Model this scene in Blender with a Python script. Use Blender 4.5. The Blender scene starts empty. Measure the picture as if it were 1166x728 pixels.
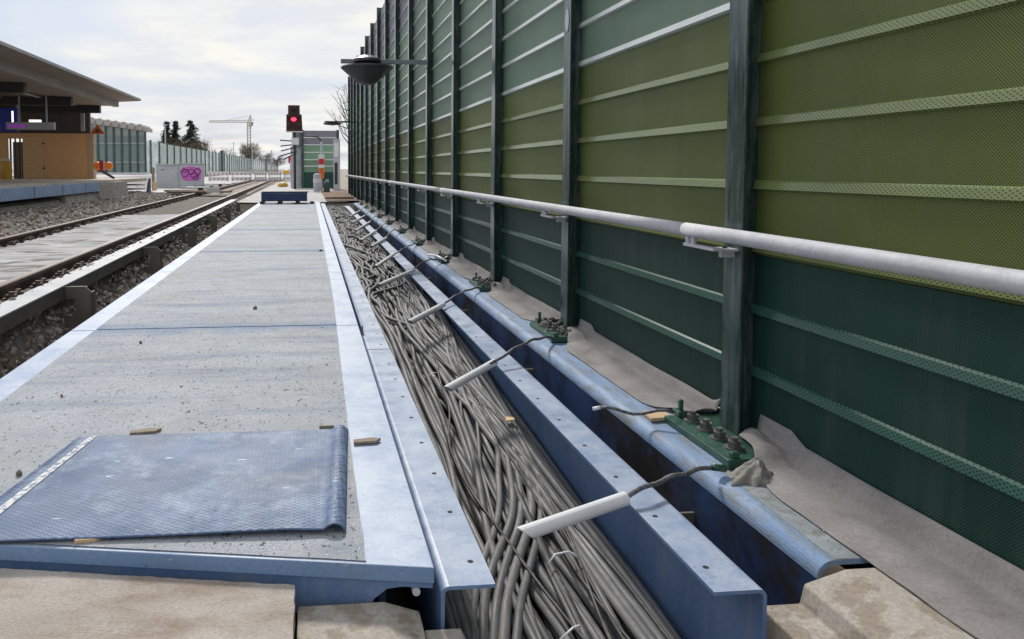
import bpy, bmesh, math, random
from mathutils import Vector, Matrix, noise as mnoise
R = math.radians
rnd = random.Random(7)
sc = bpy.context.scene
col = sc.collection

# ------------------------------------------------------------------ camera
F, CX, CY, VX, VY, EYE = 873.0, 440.0, 240.0, 352.0, 192.0, 1.09
PW, PH = 1166.0, 728.0
yaw = math.atan((CX - VX) / F)
pit = math.atan((CY - VY) / math.hypot(F, CX - VX))
fw = Vector((math.sin(yaw) * math.cos(pit), math.cos(yaw) * math.cos(pit), -math.sin(pit)))
rt = Vector((math.cos(yaw), -math.sin(yaw), 0))
up = rt.cross(fw)
EYEP = Vector((0, 0, EYE))
cd = bpy.data.cameras.new("camera")
cam = bpy.data.objects.new("camera", cd)
col.objects.link(cam)
cam.matrix_world = Matrix(((rt.x, up.x, -fw.x, 0), (rt.y, up.y, -fw.y, 0), (rt.z, up.z, -fw.z, EYE), (0, 0, 0, 1)))
cd.sensor_fit = 'HORIZONTAL'
cd.sensor_width = 36
cd.lens = 36 * F / PW
cd.shift_x = (PW / 2 - CX) / PW
cd.shift_y = -(PH / 2 - CY) / PW
cd.clip_start = 0.05
cd.clip_end = 3000
sc.camera = cam

def ray(px, py):
    return fw + rt * ((px - CX) / F) - up * ((py - CY) / F)
def at_y(px, py, Y):
    r = ray(px, py); return EYEP + r * (Y / r.y)
def at_z(px, py, Z):
    r = ray(px, py); return EYEP + r * ((Z - EYE) / r.z)

# ------------------------------------------------------------------ materials
def new_mat(name):
    m = bpy.data.materials.new(name); m.use_nodes = True
    nt = m.node_tree
    b = nt.nodes["Principled BSDF"]
    return m, nt, b
def N(nt, t, **kw):
    n = nt.nodes.new(t)
    for k, v in kw.items():
        if hasattr(n, k): setattr(n, k, v)
        else: n.inputs[k].default_value = v
    return n
def rgba(c): return (c[0], c[1], c[2], 1)
def coords(nt, scale=(1, 1, 1), world=True):
    if world:
        g = N(nt, 'ShaderNodeNewGeometry'); src = g.outputs['Position']
    else:
        g = N(nt, 'ShaderNodeTexCoord'); src = g.outputs['Object']
    mp = N(nt, 'ShaderNodeMapping'); mp.inputs['Scale'].default_value = scale
    nt.links.new(src, mp.inputs['Vector'])
    return mp.outputs['Vector']
def ramp(nt, fac, p0, p1, c0=(0, 0, 0), c1=(1, 1, 1)):
    r = N(nt, 'ShaderNodeValToRGB')
    r.color_ramp.elements[0].position = p0; r.color_ramp.elements[1].position = p1
    r.color_ramp.elements[0].color = rgba(c0); r.color_ramp.elements[1].color = rgba(c1)
    nt.links.new(fac, r.inputs['Fac']); return r.outputs['Color']
def mix(nt, fac, a, b):
    m = N(nt, 'ShaderNodeMix', data_type='RGBA')
    for s, v in ((m.inputs[0], fac), (m.inputs[6], a), (m.inputs[7], b)):
        if isinstance(v, (int, float)): s.default_value = v
        elif isinstance(v, tuple): s.default_value = rgba(v)
        else: nt.links.new(v, s)
    return m.outputs[2]
def noise(nt, vec, scale, detail=5, rough=0.6, dist=0.0):
    n = N(nt, 'ShaderNodeTexNoise'); n.inputs['Scale'].default_value = scale
    n.inputs['Detail'].default_value = detail; n.inputs['Roughness'].default_value = rough
    n.inputs['Distortion'].default_value = dist
    nt.links.new(vec, n.inputs['Vector']); return n.outputs['Fac']
def math_(nt, op, a, b=None, clamp=False):
    m = N(nt, 'ShaderNodeMath', operation=op); m.use_clamp = clamp
    for s, v in ((m.inputs[0], a), (m.inputs[1], b)):
        if v is None: continue
        if isinstance(v, (int, float)): s.default_value = v
        else: nt.links.new(v, s)
    return m.outputs[0]
def bump(nt, b, h, strength, dist):
    n = N(nt, 'ShaderNodeBump'); n.inputs['Strength'].default_value = strength; n.inputs['Distance'].default_value = dist
    nt.links.new(h, n.inputs['Height']); nt.links.new(n.outputs['Normal'], b.inputs['Normal'])

def weathered(name, c1, c2, scale=3.0, rough=0.5, fine=60, bstr=0.15, bdist=0.004, dirt=None, dirt_lo=0.58, dirt_hi=0.75,
              dirt_scale=6.0, metal=0.0, stretch=(1, 1, 1), speck=None, speck_thr=0.68, speck_scale=180, scratch=None, world=True, spec=0.5, grain=0, grain_scale=70, dust=None, runs=None):
    m, nt, b = new_mat(name)
    v = coords(nt, stretch, world)
    base = mix(nt, ramp(nt, noise(nt, v, scale), 0.35, 0.65), c1, c2)
    if dirt:
        base = mix(nt, ramp(nt, noise(nt, v, dirt_scale, 8, 0.7), dirt_lo, dirt_hi), base, dirt)
    if speck:
        base = mix(nt, ramp(nt, noise(nt, v, speck_scale, 2, 0.5), speck_thr, speck_thr + 0.03), base, speck)
    if scratch:
        v2 = coords(nt, (stretch[0] * 1, stretch[1] * 9, stretch[2] * 9), world)
        base = mix(nt, ramp(nt, noise(nt, v2, 9, 6, 0.75), 0.66, 0.72), base, scratch)
    if runs:
        vr = coords(nt, (5, 5, .55), world)
        base = mix(nt, math_(nt, 'MULTIPLY', ramp(nt, noise(nt, vr, 2.4, 7, .7), .48, .70), .6), base, runs)
    if dust:                                    # chalky dust lying on upward faces only
        g = N(nt, 'ShaderNodeNewGeometry'); sp_ = N(nt, 'ShaderNodeSeparateXYZ'); nt.links.new(g.outputs['True Normal'], sp_.inputs[0])
        lay = math_(nt, 'MULTIPLY', ramp(nt, sp_.outputs[2], .45, .85), ramp(nt, noise(nt, v, scale * 1.9, 8, .72), .36, .56, (.25,) * 3, (1,) * 3))
        base = mix(nt, lay, base, dust)
        if speck: base = mix(nt, ramp(nt, noise(nt, v, speck_scale * .6, 2, .5), speck_thr, speck_thr + 0.03), base, speck)
        if scratch: base = mix(nt, math_(nt, 'MULTIPLY', ramp(nt, noise(nt, v2, 9, 6, 0.75), 0.62, 0.70), .6), base, scratch)
    if grain:
        gr = ramp(nt, noise(nt, v, grain_scale, 8, .8), .36, .64, (1 - grain,) * 3, (1 + grain * .6,) * 3)
        mm_ = N(nt, 'ShaderNodeMix', data_type='RGBA', blend_type='MULTIPLY'); mm_.inputs[0].default_value = 1
        nt.links.new(base, mm_.inputs[6]); nt.links.new(gr, mm_.inputs[7]); base = mm_.outputs[2]
    nt.links.new(base, b.inputs['Base Color'])
    rr = ramp(nt, noise(nt, v, scale * 2.3), 0.3, 0.7, (rough - .12,) * 3, (min(1, rough + .12),) * 3)
    nt.links.new(rr, b.inputs['Roughness'])
    b.inputs['Metallic'].default_value = metal
    b.inputs['Specular IOR Level'].default_value = spec
    if bstr: bump(nt, b, noise(nt, v, fine, 4), bstr, bdist)
    return m
def plain(name, c, rough=0.6, metal=0.0, emit=None, es=0):
    m, nt, b = new_mat(name)
    v = coords(nt)
    k = 0.8
    base = mix(nt, noise(nt, v, 5, 4), tuple(x * k for x in c), c)
    nt.links.new(base, b.inputs['Base Color'])
    b.inputs['Roughness'].default_value = rough; b.inputs['Metallic'].default_value = metal
    if emit:
        b.inputs['Emission Color'].default_value = rgba(emit); b.inputs['Emission Strength'].default_value = es
    return m

BLUE = (0.27, 0.39, 0.60); BLUE2 = (0.36, 0.47, 0.66)
M = {}
M['blue'] = weathered('blue_painted_steel', (.115, .195, .37), (.16, .255, .44), 2.2, 0.42, 90, .08, .002, dust=(.39, .455, .57), grain=.14, runs=(.25, .30, .38), dirt=(.12, .14, .17), dirt_lo=.56, dirt_hi=.82, dirt_scale=5, speck=(.10, .10, .10), speck_thr=.73, speck_scale=120)
M['blue_pale'] = weathered('worn_pale_blue_paint', (.15, .25, .42), (.20, .30, .47), 1.7, 0.5, 90, .10, .002, dirt=(.17, .18, .18), dirt_lo=.55, dirt_hi=.85, dirt_scale=4, speck=(.09, .09, .08), speck_thr=.72, speck_scale=110, scratch=(.60, .64, .70), dust=(.42, .485, .60), grain=.12)
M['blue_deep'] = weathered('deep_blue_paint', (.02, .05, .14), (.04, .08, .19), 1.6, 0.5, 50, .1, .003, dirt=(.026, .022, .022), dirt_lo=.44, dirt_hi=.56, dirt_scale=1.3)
M['blue_web'] = weathered('blue_channel_web', (.095, .155, .29), (.14, .215, .36), 2.0, 0.45, 50, .06, .002, dirt=(.10, .11, .13), dirt_lo=.52, dirt_hi=.78, dirt_scale=4)
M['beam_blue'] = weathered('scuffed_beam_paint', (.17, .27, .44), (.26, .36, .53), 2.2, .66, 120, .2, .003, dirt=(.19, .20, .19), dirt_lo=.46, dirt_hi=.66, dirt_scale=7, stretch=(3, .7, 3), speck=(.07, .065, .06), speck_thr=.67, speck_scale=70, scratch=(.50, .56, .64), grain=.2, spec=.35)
M['dirt_top'] = weathered('dusty_beam_top', (.20, .22, .23), (.31, .34, .36), 8, 0.7, 200, .5, .004, dirt=(.13, .12, .10), dirt_lo=.5, dirt_hi=.7, dirt_scale=14, speck=(.06, .055, .05), speck_thr=.66, speck_scale=90)
M['concrete'] = weathered('beige_concrete', (.40, .35, .305), (.49, .44, .39), 2.6, 0.9, 160, .7, .005, dirt=(.29, .22, .165), dirt_lo=.46, dirt_hi=.68, dirt_scale=4.5, speck=(.15, .11, .08), speck_thr=.69, speck_scale=120, stretch=(.8, 1.5, 1), grain=.28, grain_scale=110)
M['concrete2'] = weathered('blotchy_concrete', (.40, .355, .305), (.51, .465, .41), 7, 0.9, 220, .4, .003, dirt=(.31, .26, .205), dirt_lo=.47, dirt_hi=.55, dirt_scale=7, speck=(.14, .11, .08), speck_thr=.72, speck_scale=150, grain=.25)
M['mat'] = weathered('grey_felt_mat', (.235, .215, .205), (.30, .28, .265), 4, 0.95, 160, .3, .003, dirt=(.17, .145, .125), dirt_lo=.55, dirt_hi=.72, dirt_scale=5, speck=(.12, .10, .09), speck_thr=.74, speck_scale=80, grain=.22, grain_scale=90)
M['post'] = weathered('green_post_paint', (.010, .036, .028), (.026, .058, .050), 5, 0.22, 80, .06, .002, dirt=(.15, .175, .168), dirt_lo=.46, dirt_hi=.72, dirt_scale=8, stretch=(2, 2, .25))
M['base'] = weathered('green_base_plate', (.02, .075, .05), (.035, .10, .07), 9, 0.35, 80, .1, .002, dirt=(.12, .12, .11), dirt_lo=.56, dirt_hi=.7, dirt_scale=20)
M['bolt'] = weathered('dark_bolt_steel', (.07, .07, .07), (.13, .125, .12), 30, 0.5, 100, .2, .002)
M['galv'] = weathered('galvanised_pipe', (.47, .47, .49), (.57, .57, .60), 6, 0.68, 160, .2, .003, metal=0.0, grain=.12, spec=.3, dirt=(.36, .35, .35), dirt_lo=.6, dirt_hi=.8, dirt_scale=14)
M['sleeve'] = weathered('white_plastic', (.74, .75, .77), (.82, .82, .83), 6, 0.35, 50, .03, .001, dirt=(.5, .48, .45), dirt_lo=.62, dirt_hi=.8, dirt_scale=12)
M['wire'] = weathered('dark_wire', (.05, .05, .055), (.22, .22, .23), 60, 0.5, 300, .3, .002)
M['hole'] = plain('dark_hole', (.012, .014, .02), .8)
M['dark'] = plain('dark_grey_metal', (.035, .035, .04), .5)
M['frame'] = weathered('grey_frame_steel', (.095, .082, .07), (.14, .122, .105), 4, .7, 90, .1, .002, dirt=(.07, .055, .045), dirt_scale=8)
M['frame_top'] = weathered('pale_frame_top', (.40, .41, .43), (.50, .505, .52), 3, .6, 90, .1, .002, dirt=(.36, .33, .31), dirt_lo=.55, dirt_hi=.8)
M['rust'] = weathered('rusty_rail', (.055, .032, .022), (.10, .06, .042), 6, .65, 120, .3, .003)
M['rail_top'] = weathered('dull_rail_head', (.16, .11, .085), (.26, .20, .17), 3, .5, 100, .1, .001, stretch=(4, .3, 4))
M['ballast'] = weathered('ballast_bed', (.18, .15, .125), (.30, .26, .23), 14, .95, 60, 1.0, .03, dirt=(.06, .05, .045), dirt_lo=.5, dirt_hi=.6, dirt_scale=18)
M['fleece'] = weathered('white_fleece', (.42, .405, .40), (.60, .585, .58), 2.2, .95, 120, .3, .004, dirt=(.20, .185, .175), dirt_lo=.49, dirt_hi=.60, dirt_scale=2.6, stretch=(.22, 3, 1))
M['ground'] = weathered('sandy_ground', (.27, .22, .175), (.37, .32, .27), .5, .95, 6, .6, .05, dirt=(.16, .12, .09), dirt_lo=.52, dirt_hi=.7, dirt_scale=.9)
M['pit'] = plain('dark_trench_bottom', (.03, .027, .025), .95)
M['white_ground'] = weathered('pale_gravel', (.45, .43, .41), (.58, .56, .54), 1.5, .95, 8, .5, .04, dirt=(.26, .24, .22), dirt_lo=.55, dirt_hi=.7, dirt_scale=3)
M['brown'] = weathered('brown_soil', (.15, .085, .05), (.22, .13, .08), 2, .95, 20, .5, .02)
M['osb'] = weathered('chipboard', (.76, .43, .20), (.88, .56, .29), 22, .8, 60, .3, .004, dirt=(.36, .18, .07), dirt_lo=.52, dirt_hi=.62, dirt_scale=34)
M['deck'] = weathered('platform_deck', (.50, .42, .33), (.62, .54, .44), 1.2, .9, 60, .2, .003, dirt=(.34, .28, .21), dirt_lo=.52, dirt_hi=.7, dirt_scale=2)
M['osb_pale'] = weathered('pale_chipboard', (.66, .42, .20), (.78, .54, .29), 20, .8, 60, .3, .004)
M['timber'] = weathered('raw_timber', (.50, .35, .19), (.62, .46, .28), 4, .8, 60, .2, .003, stretch=(1, 1, 5))
M['wood_grey'] = weathered('weathered_wood', (.20, .16, .12), (.33, .27, .20), 20, .85, 80, .3, .002, stretch=(1, 6, 1))
M['platform_blue'] = weathered('platform_edge_blue', (.24, .34, .50), (.33, .43, .58), 3, .6, 40, .1, .003, dirt=(.20, .22, .26), dirt_scale=4)
M['canopy'] = weathered('canopy_brown', (.30, .245, .21), (.38, .32, .275), .8, .75, 20, .1, .01, stretch=(1, 4, 1))
M['canopy_beam'] = weathered('canopy_beam', (.36, .33, .30), (.43, .40, .37), 1, .6, 30, .05, .005)
M['canopy_dark'] = weathered('canopy_dark_boarding', (.07, .058, .055), (.10, .085, .08), 2, .7, 20, .1, .01)
M['navy'] = weathered('navy_steel', (.012, .035, .12), (.02, .05, .16), 3, .4, 50, .06, .002, dirt=(.06, .08, .13), dirt_scale=6)
M['white'] = plain('white_paint', (.75, .75, .74), .6)
M['grey'] = weathered('grey_cabinet', (.40, .42, .45), (.50, .52, .55), 2, .55, 40, .05, .002)
M['pink'] = plain('pink_spray', (.62, .16, .55), .6)
M['purple'] = plain('purple_spray', (.13, .02, .14), .6)
M['orange'] = plain('orange_plastic', (.75, .16, .03), .4)
M['amber'] = plain('amber_lens', (.9, .25, .02), .3, emit=(1, .25, .03), es=.05)
M['red'] = plain('red_paint', (.58, .03, .03), .5)
M['faded_red'] = plain('faded_red', (.45, .10, .09), .6)
M['yellow'] = plain('yellow_plastic', (.75, .42, .04), .5)
M['signal_body'] = plain('signal_dark', (.055, .022, .02), .6)
M['red_lamp'] = plain('lit_red_lamp', (.8, .02, .03), .3, emit=(1, .035, .09), es=2.6)
M['white_lamp'] = plain('lit_strip_lamp', (.8, .8, .8), .3, emit=(1, .95, .88), es=1.4)
M['lamp'] = weathered('lamp_grey', (.026, .024, .029), (.04, .037, .043), 8, .45, 60, .05, .002)
M['arm'] = weathered('lamp_arm_grey', (.17, .19, .20), (.22, .24, .25), 8, .45, 60, .05, .002)
M['sign_blue'] = plain('sign_blue', (.008, .015, .13), .4, emit=(.01, .02, .2), es=.12)
M['mullion'] = plain('green_mullion', (.06, .10, .09), .5)
M['bark'] = weathered('bark', (.10, .075, .055), (.16, .12, .09), 4, .9, 20, .4, .02)
M['needles'] = weathered('conifer_needles', (.012, .026, .014), (.035, .055, .028), 1.5, .8, 10, 0)
M['twigs'] = weathered('bare_twigs', (.12, .085, .06), (.19, .14, .10), 1, .9, 10, 0)
M['leafbrown'] = weathered('brown_crown', (.10, .07, .045), (.17, .12, .075), 1, .9, 10, 0)
M['bushgreen'] = weathered('bush_green', (.04, .06, .025), (.09, .10, .05), 1, .9, 10, 0)
M['crane'] = plain('crane_pale', (.62, .60, .55), .6)

def glass(name, c, a):
    m, nt, b = new_mat(name)
    v = coords(nt, (1, 1, .3))
    base = mix(nt, noise(nt, v, 1.2, 3), tuple(x * .8 for x in c), c)
    nt.links.new(base, b.inputs['Base Color'])
    b.inputs['Roughness'].default_value = .15
    b.inputs['Alpha'].default_value = a
    return m
M['glass_far'] = glass('green_tinted_screen', (.52, .66, .58), .55)
M['glass_house'] = glass('grey_green_glass', (.34, .43, .40), .75)

# walkway grit: grey resin grit with stones, worn joints, bluish streaks painted as soft shadow bands
JOINTS = [5.05, 9.70, 13.13, 18.07, 20.99]
def grit():
    m, nt, b = new_mat('grey_grit_coating')
    v = coords(nt)
    base = mix(nt, ramp(nt, noise(nt, v, 230, 3, .75), .40, .60), (.28, .30, .335), (.585, .605, .64))
    base = mix(nt, ramp(nt, noise(nt, v, 4.0, 7, .75), .42, .66), base, (.36, .385, .42))
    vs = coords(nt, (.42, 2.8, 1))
    shade_streak = ramp(nt, noise(nt, vs, 1.9, 7, .68, .5), .50, .68)
    base = mix(nt, math_(nt, 'MULTIPLY', shade_streak, .6), base, (.17, .22, .31))
    base = mix(nt, math_(nt, 'MULTIPLY', ramp(nt, noise(nt, v, 1.3, 6, .7), .50, .64), .4), base, (.32, .30, .275))
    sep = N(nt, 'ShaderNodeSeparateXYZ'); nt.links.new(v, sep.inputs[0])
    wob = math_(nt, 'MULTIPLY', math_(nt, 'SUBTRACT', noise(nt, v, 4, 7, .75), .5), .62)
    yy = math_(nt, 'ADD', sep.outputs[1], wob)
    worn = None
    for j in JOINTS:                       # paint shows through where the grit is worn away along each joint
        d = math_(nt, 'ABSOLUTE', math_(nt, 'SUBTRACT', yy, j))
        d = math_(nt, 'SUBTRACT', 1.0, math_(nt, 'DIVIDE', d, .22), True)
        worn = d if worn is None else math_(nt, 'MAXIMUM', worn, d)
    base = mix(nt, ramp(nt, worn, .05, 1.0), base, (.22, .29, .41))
    vk = coords(nt, (1, .58, 1))
    sp = math_(nt, 'ADD', noise(nt, vk, 30, 3, .65), math_(nt, 'MULTIPLY', noise(nt, v, 1.7, 3), .10))
    base = mix(nt, ramp(nt, sp, .715, .745), base, (.085, .08, .075))
    base = mix(nt, ramp(nt, noise(nt, vk, 85, 2, .5), .645, .68), base, (.10, .095, .09))
    base = mix(nt, ramp(nt, noise(nt, vk, 150, 2, .5), .68, .71), base, (.78, .78, .78))
    nt.links.new(base, b.inputs['Base Color'])
    b.inputs['Roughness'].default_value = .8
    bump(nt, b, noise(nt, v, 200, 3, .7), .9, .005)
    return m
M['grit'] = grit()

# chequer plate with small raised lozenges
def chequer():
    m, nt, b = new_mat('blue_chequer_plate')
    v = coords(nt)
    base = mix(nt, ramp(nt, noise(nt, v, 3.5, 6, .65), .38, .66), (.06, .105, .20), (.115, .175, .305))
    base = mix(nt, ramp(nt, noise(nt, v, 4.2, 9, .78), .50, .70), base, (.27, .35, .47))
    base = mix(nt, math_(nt, 'MULTIPLY', ramp(nt, noise(nt, v, 1.9, 4, .6), .54, .7), .45), base, (.20, .19, .17))
    base = mix(nt, ramp(nt, noise(nt, v, 30, 3, .6), .68, .72), base, (.06, .06, .06))
    vs = coords(nt, (1, 5, 1))
    base = mix(nt, ramp(nt, noise(nt, vs, 11, 3, .5), .73, .75), base, (.66, .70, .74))
    sep = N(nt, 'ShaderNodeSeparateXYZ'); nt.links.new(v, sep.inputs[0])
    a = math_(nt, 'SINE', math_(nt, 'MULTIPLY', sep.outputs[0], 210.0))
    c = math_(nt, 'SINE', math_(nt, 'MULTIPLY', sep.outputs[1], 300.0))
    loz = ramp(nt, math_(nt, 'MULTIPLY', a, c), .25, .8)
    base = mix(nt, math_(nt, 'MULTIPLY', loz, .22), base, (.28, .35, .46))
    nt.links.new(base, b.inputs['Base Color'])
    nt.links.new(ramp(nt, noise(nt, v, 6), .3, .7, (.46,) * 3, (.66,) * 3), b.inputs['Roughness'])
    b.inputs['Specular IOR Level'].default_value = .35
    bump(nt, b, loz, .8, .004)
    return m
M['chequer'] = chequer()

# perforated sheet: flat field is full of small holes (hole pattern in the material), strip is nearly solid
def perforated(name, c, pitch=0.0050):
    m, nt, b = new_mat(name)
    v = coords(nt)
    sep = N(nt, 'ShaderNodeSeparateXYZ'); nt.links.new(v, sep.inputs[0])
    k = math.pi / pitch
    a = math_(nt, 'SINE', math_(nt, 'MULTIPLY', sep.outputs[1], k))
    d = math_(nt, 'SINE', math_(nt, 'MULTIPLY', sep.outputs[2], k))
    h = ramp(nt, math_(nt, 'MULTIPLY', a, d), .05, .45)
    paint = mix(nt, ramp(nt, noise(nt, v, 1.3, 5), .3, .7), tuple(x * .85 for x in c), tuple(min(1, x * 1.15) for x in c))
    paint = mix(nt, math_(nt, 'MULTIPLY', ramp(nt, noise(nt, coords(nt, (4, 4, .35)), 3, 6, .7), .46, .70), .42), paint, tuple(x * .8 + .06 for x in c))
    oi = N(nt, 'ShaderNodeObjectInfo')
    hsv = N(nt, 'ShaderNodeHueSaturation'); nt.links.new(paint, hsv.inputs['Color'])
    nt.links.new(math_(nt, 'ADD', math_(nt, 'MULTIPLY', oi.outputs['Random'], .30), .87), hsv.inputs['Value'])
    nt.links.new(math_(nt, 'ADD', math_(nt, 'MULTIPLY', oi.outputs['Random'], .2), .9), hsv.inputs['Saturation'])
    paint = hsv.outputs['Color']
    base = mix(nt, h, paint, tuple(x * .16 for x in c))
    nt.links.new(base, b.inputs['Base Color'])
    nt.links.new(ramp(nt, h, 0, 1, (.5,) * 3, (.95,) * 3), b.inputs['Roughness'])
    b.inputs['Specular IOR Level'].default_value = .35
    return m
def strip(name, c, ior=2.0):
    m, nt, b = new_mat(name)
    v = coords(nt)
    sep = N(nt, 'ShaderNodeSeparateXYZ'); nt.links.new(v, sep.inputs[0])
    a = math_(nt, 'SINE', math_(nt, 'MULTIPLY', sep.outputs[1], 2 * math.pi / .02))
    z = math_(nt, 'SINE', math_(nt, 'MULTIPLY', sep.outputs[2], 2 * math.pi / .0125))
    h = ramp(nt, math_(nt, 'MULTIPLY', a, z), .30, .55)
    paint = mix(nt, ramp(nt, noise(nt, v, 3, 5), .3, .7), tuple(x * .85 for x in c), tuple(min(1, x * 1.1) for x in c))
    base = mix(nt, math_(nt, 'MULTIPLY', h, .85), paint, tuple(x * .1 for x in c))
    nt.links.new(base, b.inputs['Base Color'])
    b.inputs['Roughness'].default_value = .22
    b.inputs['IOR'].default_value = ior
    return m
PANEL = {
    'dark': ((.012, .052, .036), (.04, .115, .088)),
    'olive': ((.125, .155, .048), (.20, .25, .095)),
    'sage': ((.185, .295, .205), (.72, .76, .73)),
    'lilac': ((.23, .22, .27), (.66, .66, .69)),
}
for k, (a, b_) in PANEL.items():
    M['p_' + k] = perforated('perforated_' + k, a)
    M['s_' + k] = strip('ridge_' + k, b_, 1.5 if k in ('olive', 'dark') else 2.0)
def cable_mat(name, c1, c2):
    return weathered(name, c1, c2, 5, .62, 140, .2, .002, grain=.22, grain_scale=60, spec=.4, dirt=(.235, .232, .228), dirt_lo=.50, dirt_hi=.76, dirt_scale=14, stretch=(1.6, .45, 1.6), speck=(.03, .03, .03), speck_thr=.71, speck_scale=120)
M['cable_a'] = cable_mat('cable_grey', (.105, .106, .108), (.155, .156, .158))
M['cable_b'] = cable_mat('cable_dark', (.035, .033, .032), (.07, .066, .064))
M['cable_c'] = cable_mat('cable_pale', (.15, .147, .143), (.20, .196, .19))

# ------------------------------------------------------------------ mesh helpers
class MB:
    def __init__(s): s.v, s.f, s.mi = [], [], []
    def add(s, vs, fs, mi=0):
        o = len(s.v); s.v += [tuple(p) for p in vs]
        s.f += [tuple(i + o for i in f) for f in fs]; s.mi += [mi] * len(fs); return s
    def box(s, x0, y0, z0, x1, y1, z1, mi=0):
        vs = [(x, y, z) for z in (z0, z1) for y in (y0, y1) for x in (x0, x1)]
        return s.add(vs, [(0, 2, 3, 1), (4, 5, 7, 6), (0, 1, 5, 4), (2, 6, 7, 3), (0, 4, 6, 2), (1, 3, 7, 5)], mi)
    def prism_y(s, prof, y0, y1, sk=0.0, mi=0, cuts=1):            # profile in x,z ; extruded along y
        n = len(prof); vs, fs = [], []
        for j in range(cuts + 1):
            y = y0 + (y1 - y0) * j / cuts
            vs += [(x + sk * (y - y0), y, z) for x, z in prof]
        for j in range(cuts):
            for i in range(n):
                k = (i + 1) % n
                fs.append((j * n + i, j * n + k, (j + 1) * n + k, (j + 1) * n + i))
        fs.append(tuple(range(n - 1, -1, -1))[::-1]); fs.append(tuple(cuts * n + i for i in range(n)))
        return s.add(vs, fs, mi)
    def prism_z(s, prof, z0, z1, mi=0):
        n = len(prof)
        vs = [(x, y, z0) for x, y in prof] + [(x, y, z1) for x, y in prof]
        fs = [(i, (i + 1) % n, n + (i + 1) % n, n + i) for i in range(n)] + [tuple(range(n)), tuple(range(n, 2 * n))]
        return s.add(vs, fs, mi)
    def prism_x(s, prof, x0, x1, mi=0):                            # profile in y,z
        n = len(prof)
        vs = [(x0, y, z) for y, z in prof] + [(x1, y, z) for y, z in prof]
        fs = [(i, (i + 1) % n, n + (i + 1) % n, n + i) for i in range(n)] + [tuple(range(n)), tuple(range(n, 2 * n))]
        return s.add(vs, fs, mi)
    def poly_y(s, prof, y0, y1, mi=0): return s.prism_y(prof, y0, y1, 0, mi)
    def tube(s, pts, r, n=8, mi=0, cap=True):
        pts = [Vector(p) for p in pts]; m = len(pts); vs, fs = [], []
        rs = r if isinstance(r, (list, tuple)) else [r] * m
        for i, p in enumerate(pts):
            t = (pts[min(i + 1, m - 1)] - pts[max(i - 1, 0)]).normalized()
            ref = Vector((0, 0, 1)) if abs(t.z) < .9 else Vector((1, 0, 0))
            a = t.cross(ref).normalized(); b = t.cross(a)
            for k in range(n):
                w = 2 * math.pi * k / n
                vs.append(p + (a * math.cos(w) + b * math.sin(w)) * rs[i])
        for i in range(m - 1):
            for k in range(n):
                l = (k + 1) % n
                fs.append((i * n + k, i * n + l, (i + 1) * n + l, (i + 1) * n + k))
        if cap: fs += [tuple(range(n)), tuple((m - 1) * n + k for k in range(n))]
        return s.add(vs, fs, mi)
    def lathe(s, prof, cx, cy, n=24, mi=0):                        # prof: (r,z)
        vs, fs = [], []
        for r, z in prof:
            for k in range(n):
                w = 2 * math.pi * k / n; vs.append((cx + r * math.cos(w), cy + r * math.sin(w), z))
        for i in range(len(prof) - 1):
            for k in range(n):
                l = (k + 1) % n
                fs.append((i * n + k, i * n + l, (i + 1) * n + l, (i + 1) * n + k))
        return s.add(vs, fs, mi)
    def build(s, name, mats, parent=None, smooth=False, bevel=0, seg=2):
        me = bpy.data.meshes.new(name)
        org = parent.location if parent else None
        vs = [(x - org.x, y - org.y, z - org.z) for x, y, z in s.v] if parent and not parent.parent else s.v
        if parent and parent.parent:
            g = parent.parent.location + parent.location
            vs = [(x - g.x, y - g.y, z - g.z) for x, y, z in s.v]
        me.from_pydata(vs, [], s.f)
        bm = bmesh.new(); bm.from_mesh(me); bmesh.ops.recalc_face_normals(bm, faces=bm.faces[:]); bm.to_mesh(me); bm.free()
        if not isinstance(mats, (list, tuple)): mats = [mats]
        for m in mats: me.materials.append(m)
        if len(mats) > 1: me.polygons.foreach_set('material_index', s.mi)
        if smooth: me.polygons.foreach_set('use_smooth', [True] * len(me.polygons))
        o = bpy.data.objects.new(name, me); col.objects.link(o)
        if parent: o.parent = parent
        if bevel:
            md = o.modifiers.new('bevel', 'BEVEL'); md.width = bevel; md.segments = seg; md.limit_method = 'ANGLE'; md.angle_limit = R(35)
        return o
def tag(o, label=None, cat=None, group=None, kind=None):
    if label: o['label'] = label
    if cat: o['category'] = cat
    if group: o['group'] = group
    if kind: o['kind'] = kind
    return o
def thing(name, label, cat, loc=(0, 0, 0), group=None):
    o = bpy.data.objects.new(name, None); col.objects.link(o); o.location = loc; o.empty_display_size = .1
    return tag(o, label, cat, group)
ORD = ['first', 'second', 'third', 'fourth', 'fifth', 'sixth', 'seventh', 'eighth', 'ninth', 'tenth', 'eleventh', 'twelfth',
       'thirteenth', 'fourteenth', 'fifteenth', 'sixteenth', 'seventeenth', 'eighteenth', 'nineteenth', 'twentieth']
def ordn(i):
    if i < 20: return ORD[i]
    tens = {2: 'twenty', 3: 'thirty', 4: 'forty', 5: 'fifty', 6: 'sixty', 7: 'seventy'}
    n = i + 1; t, u = divmod(n, 10)
    return tens[t] + ('-' + ORD[u - 1] if u else 'th')

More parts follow.
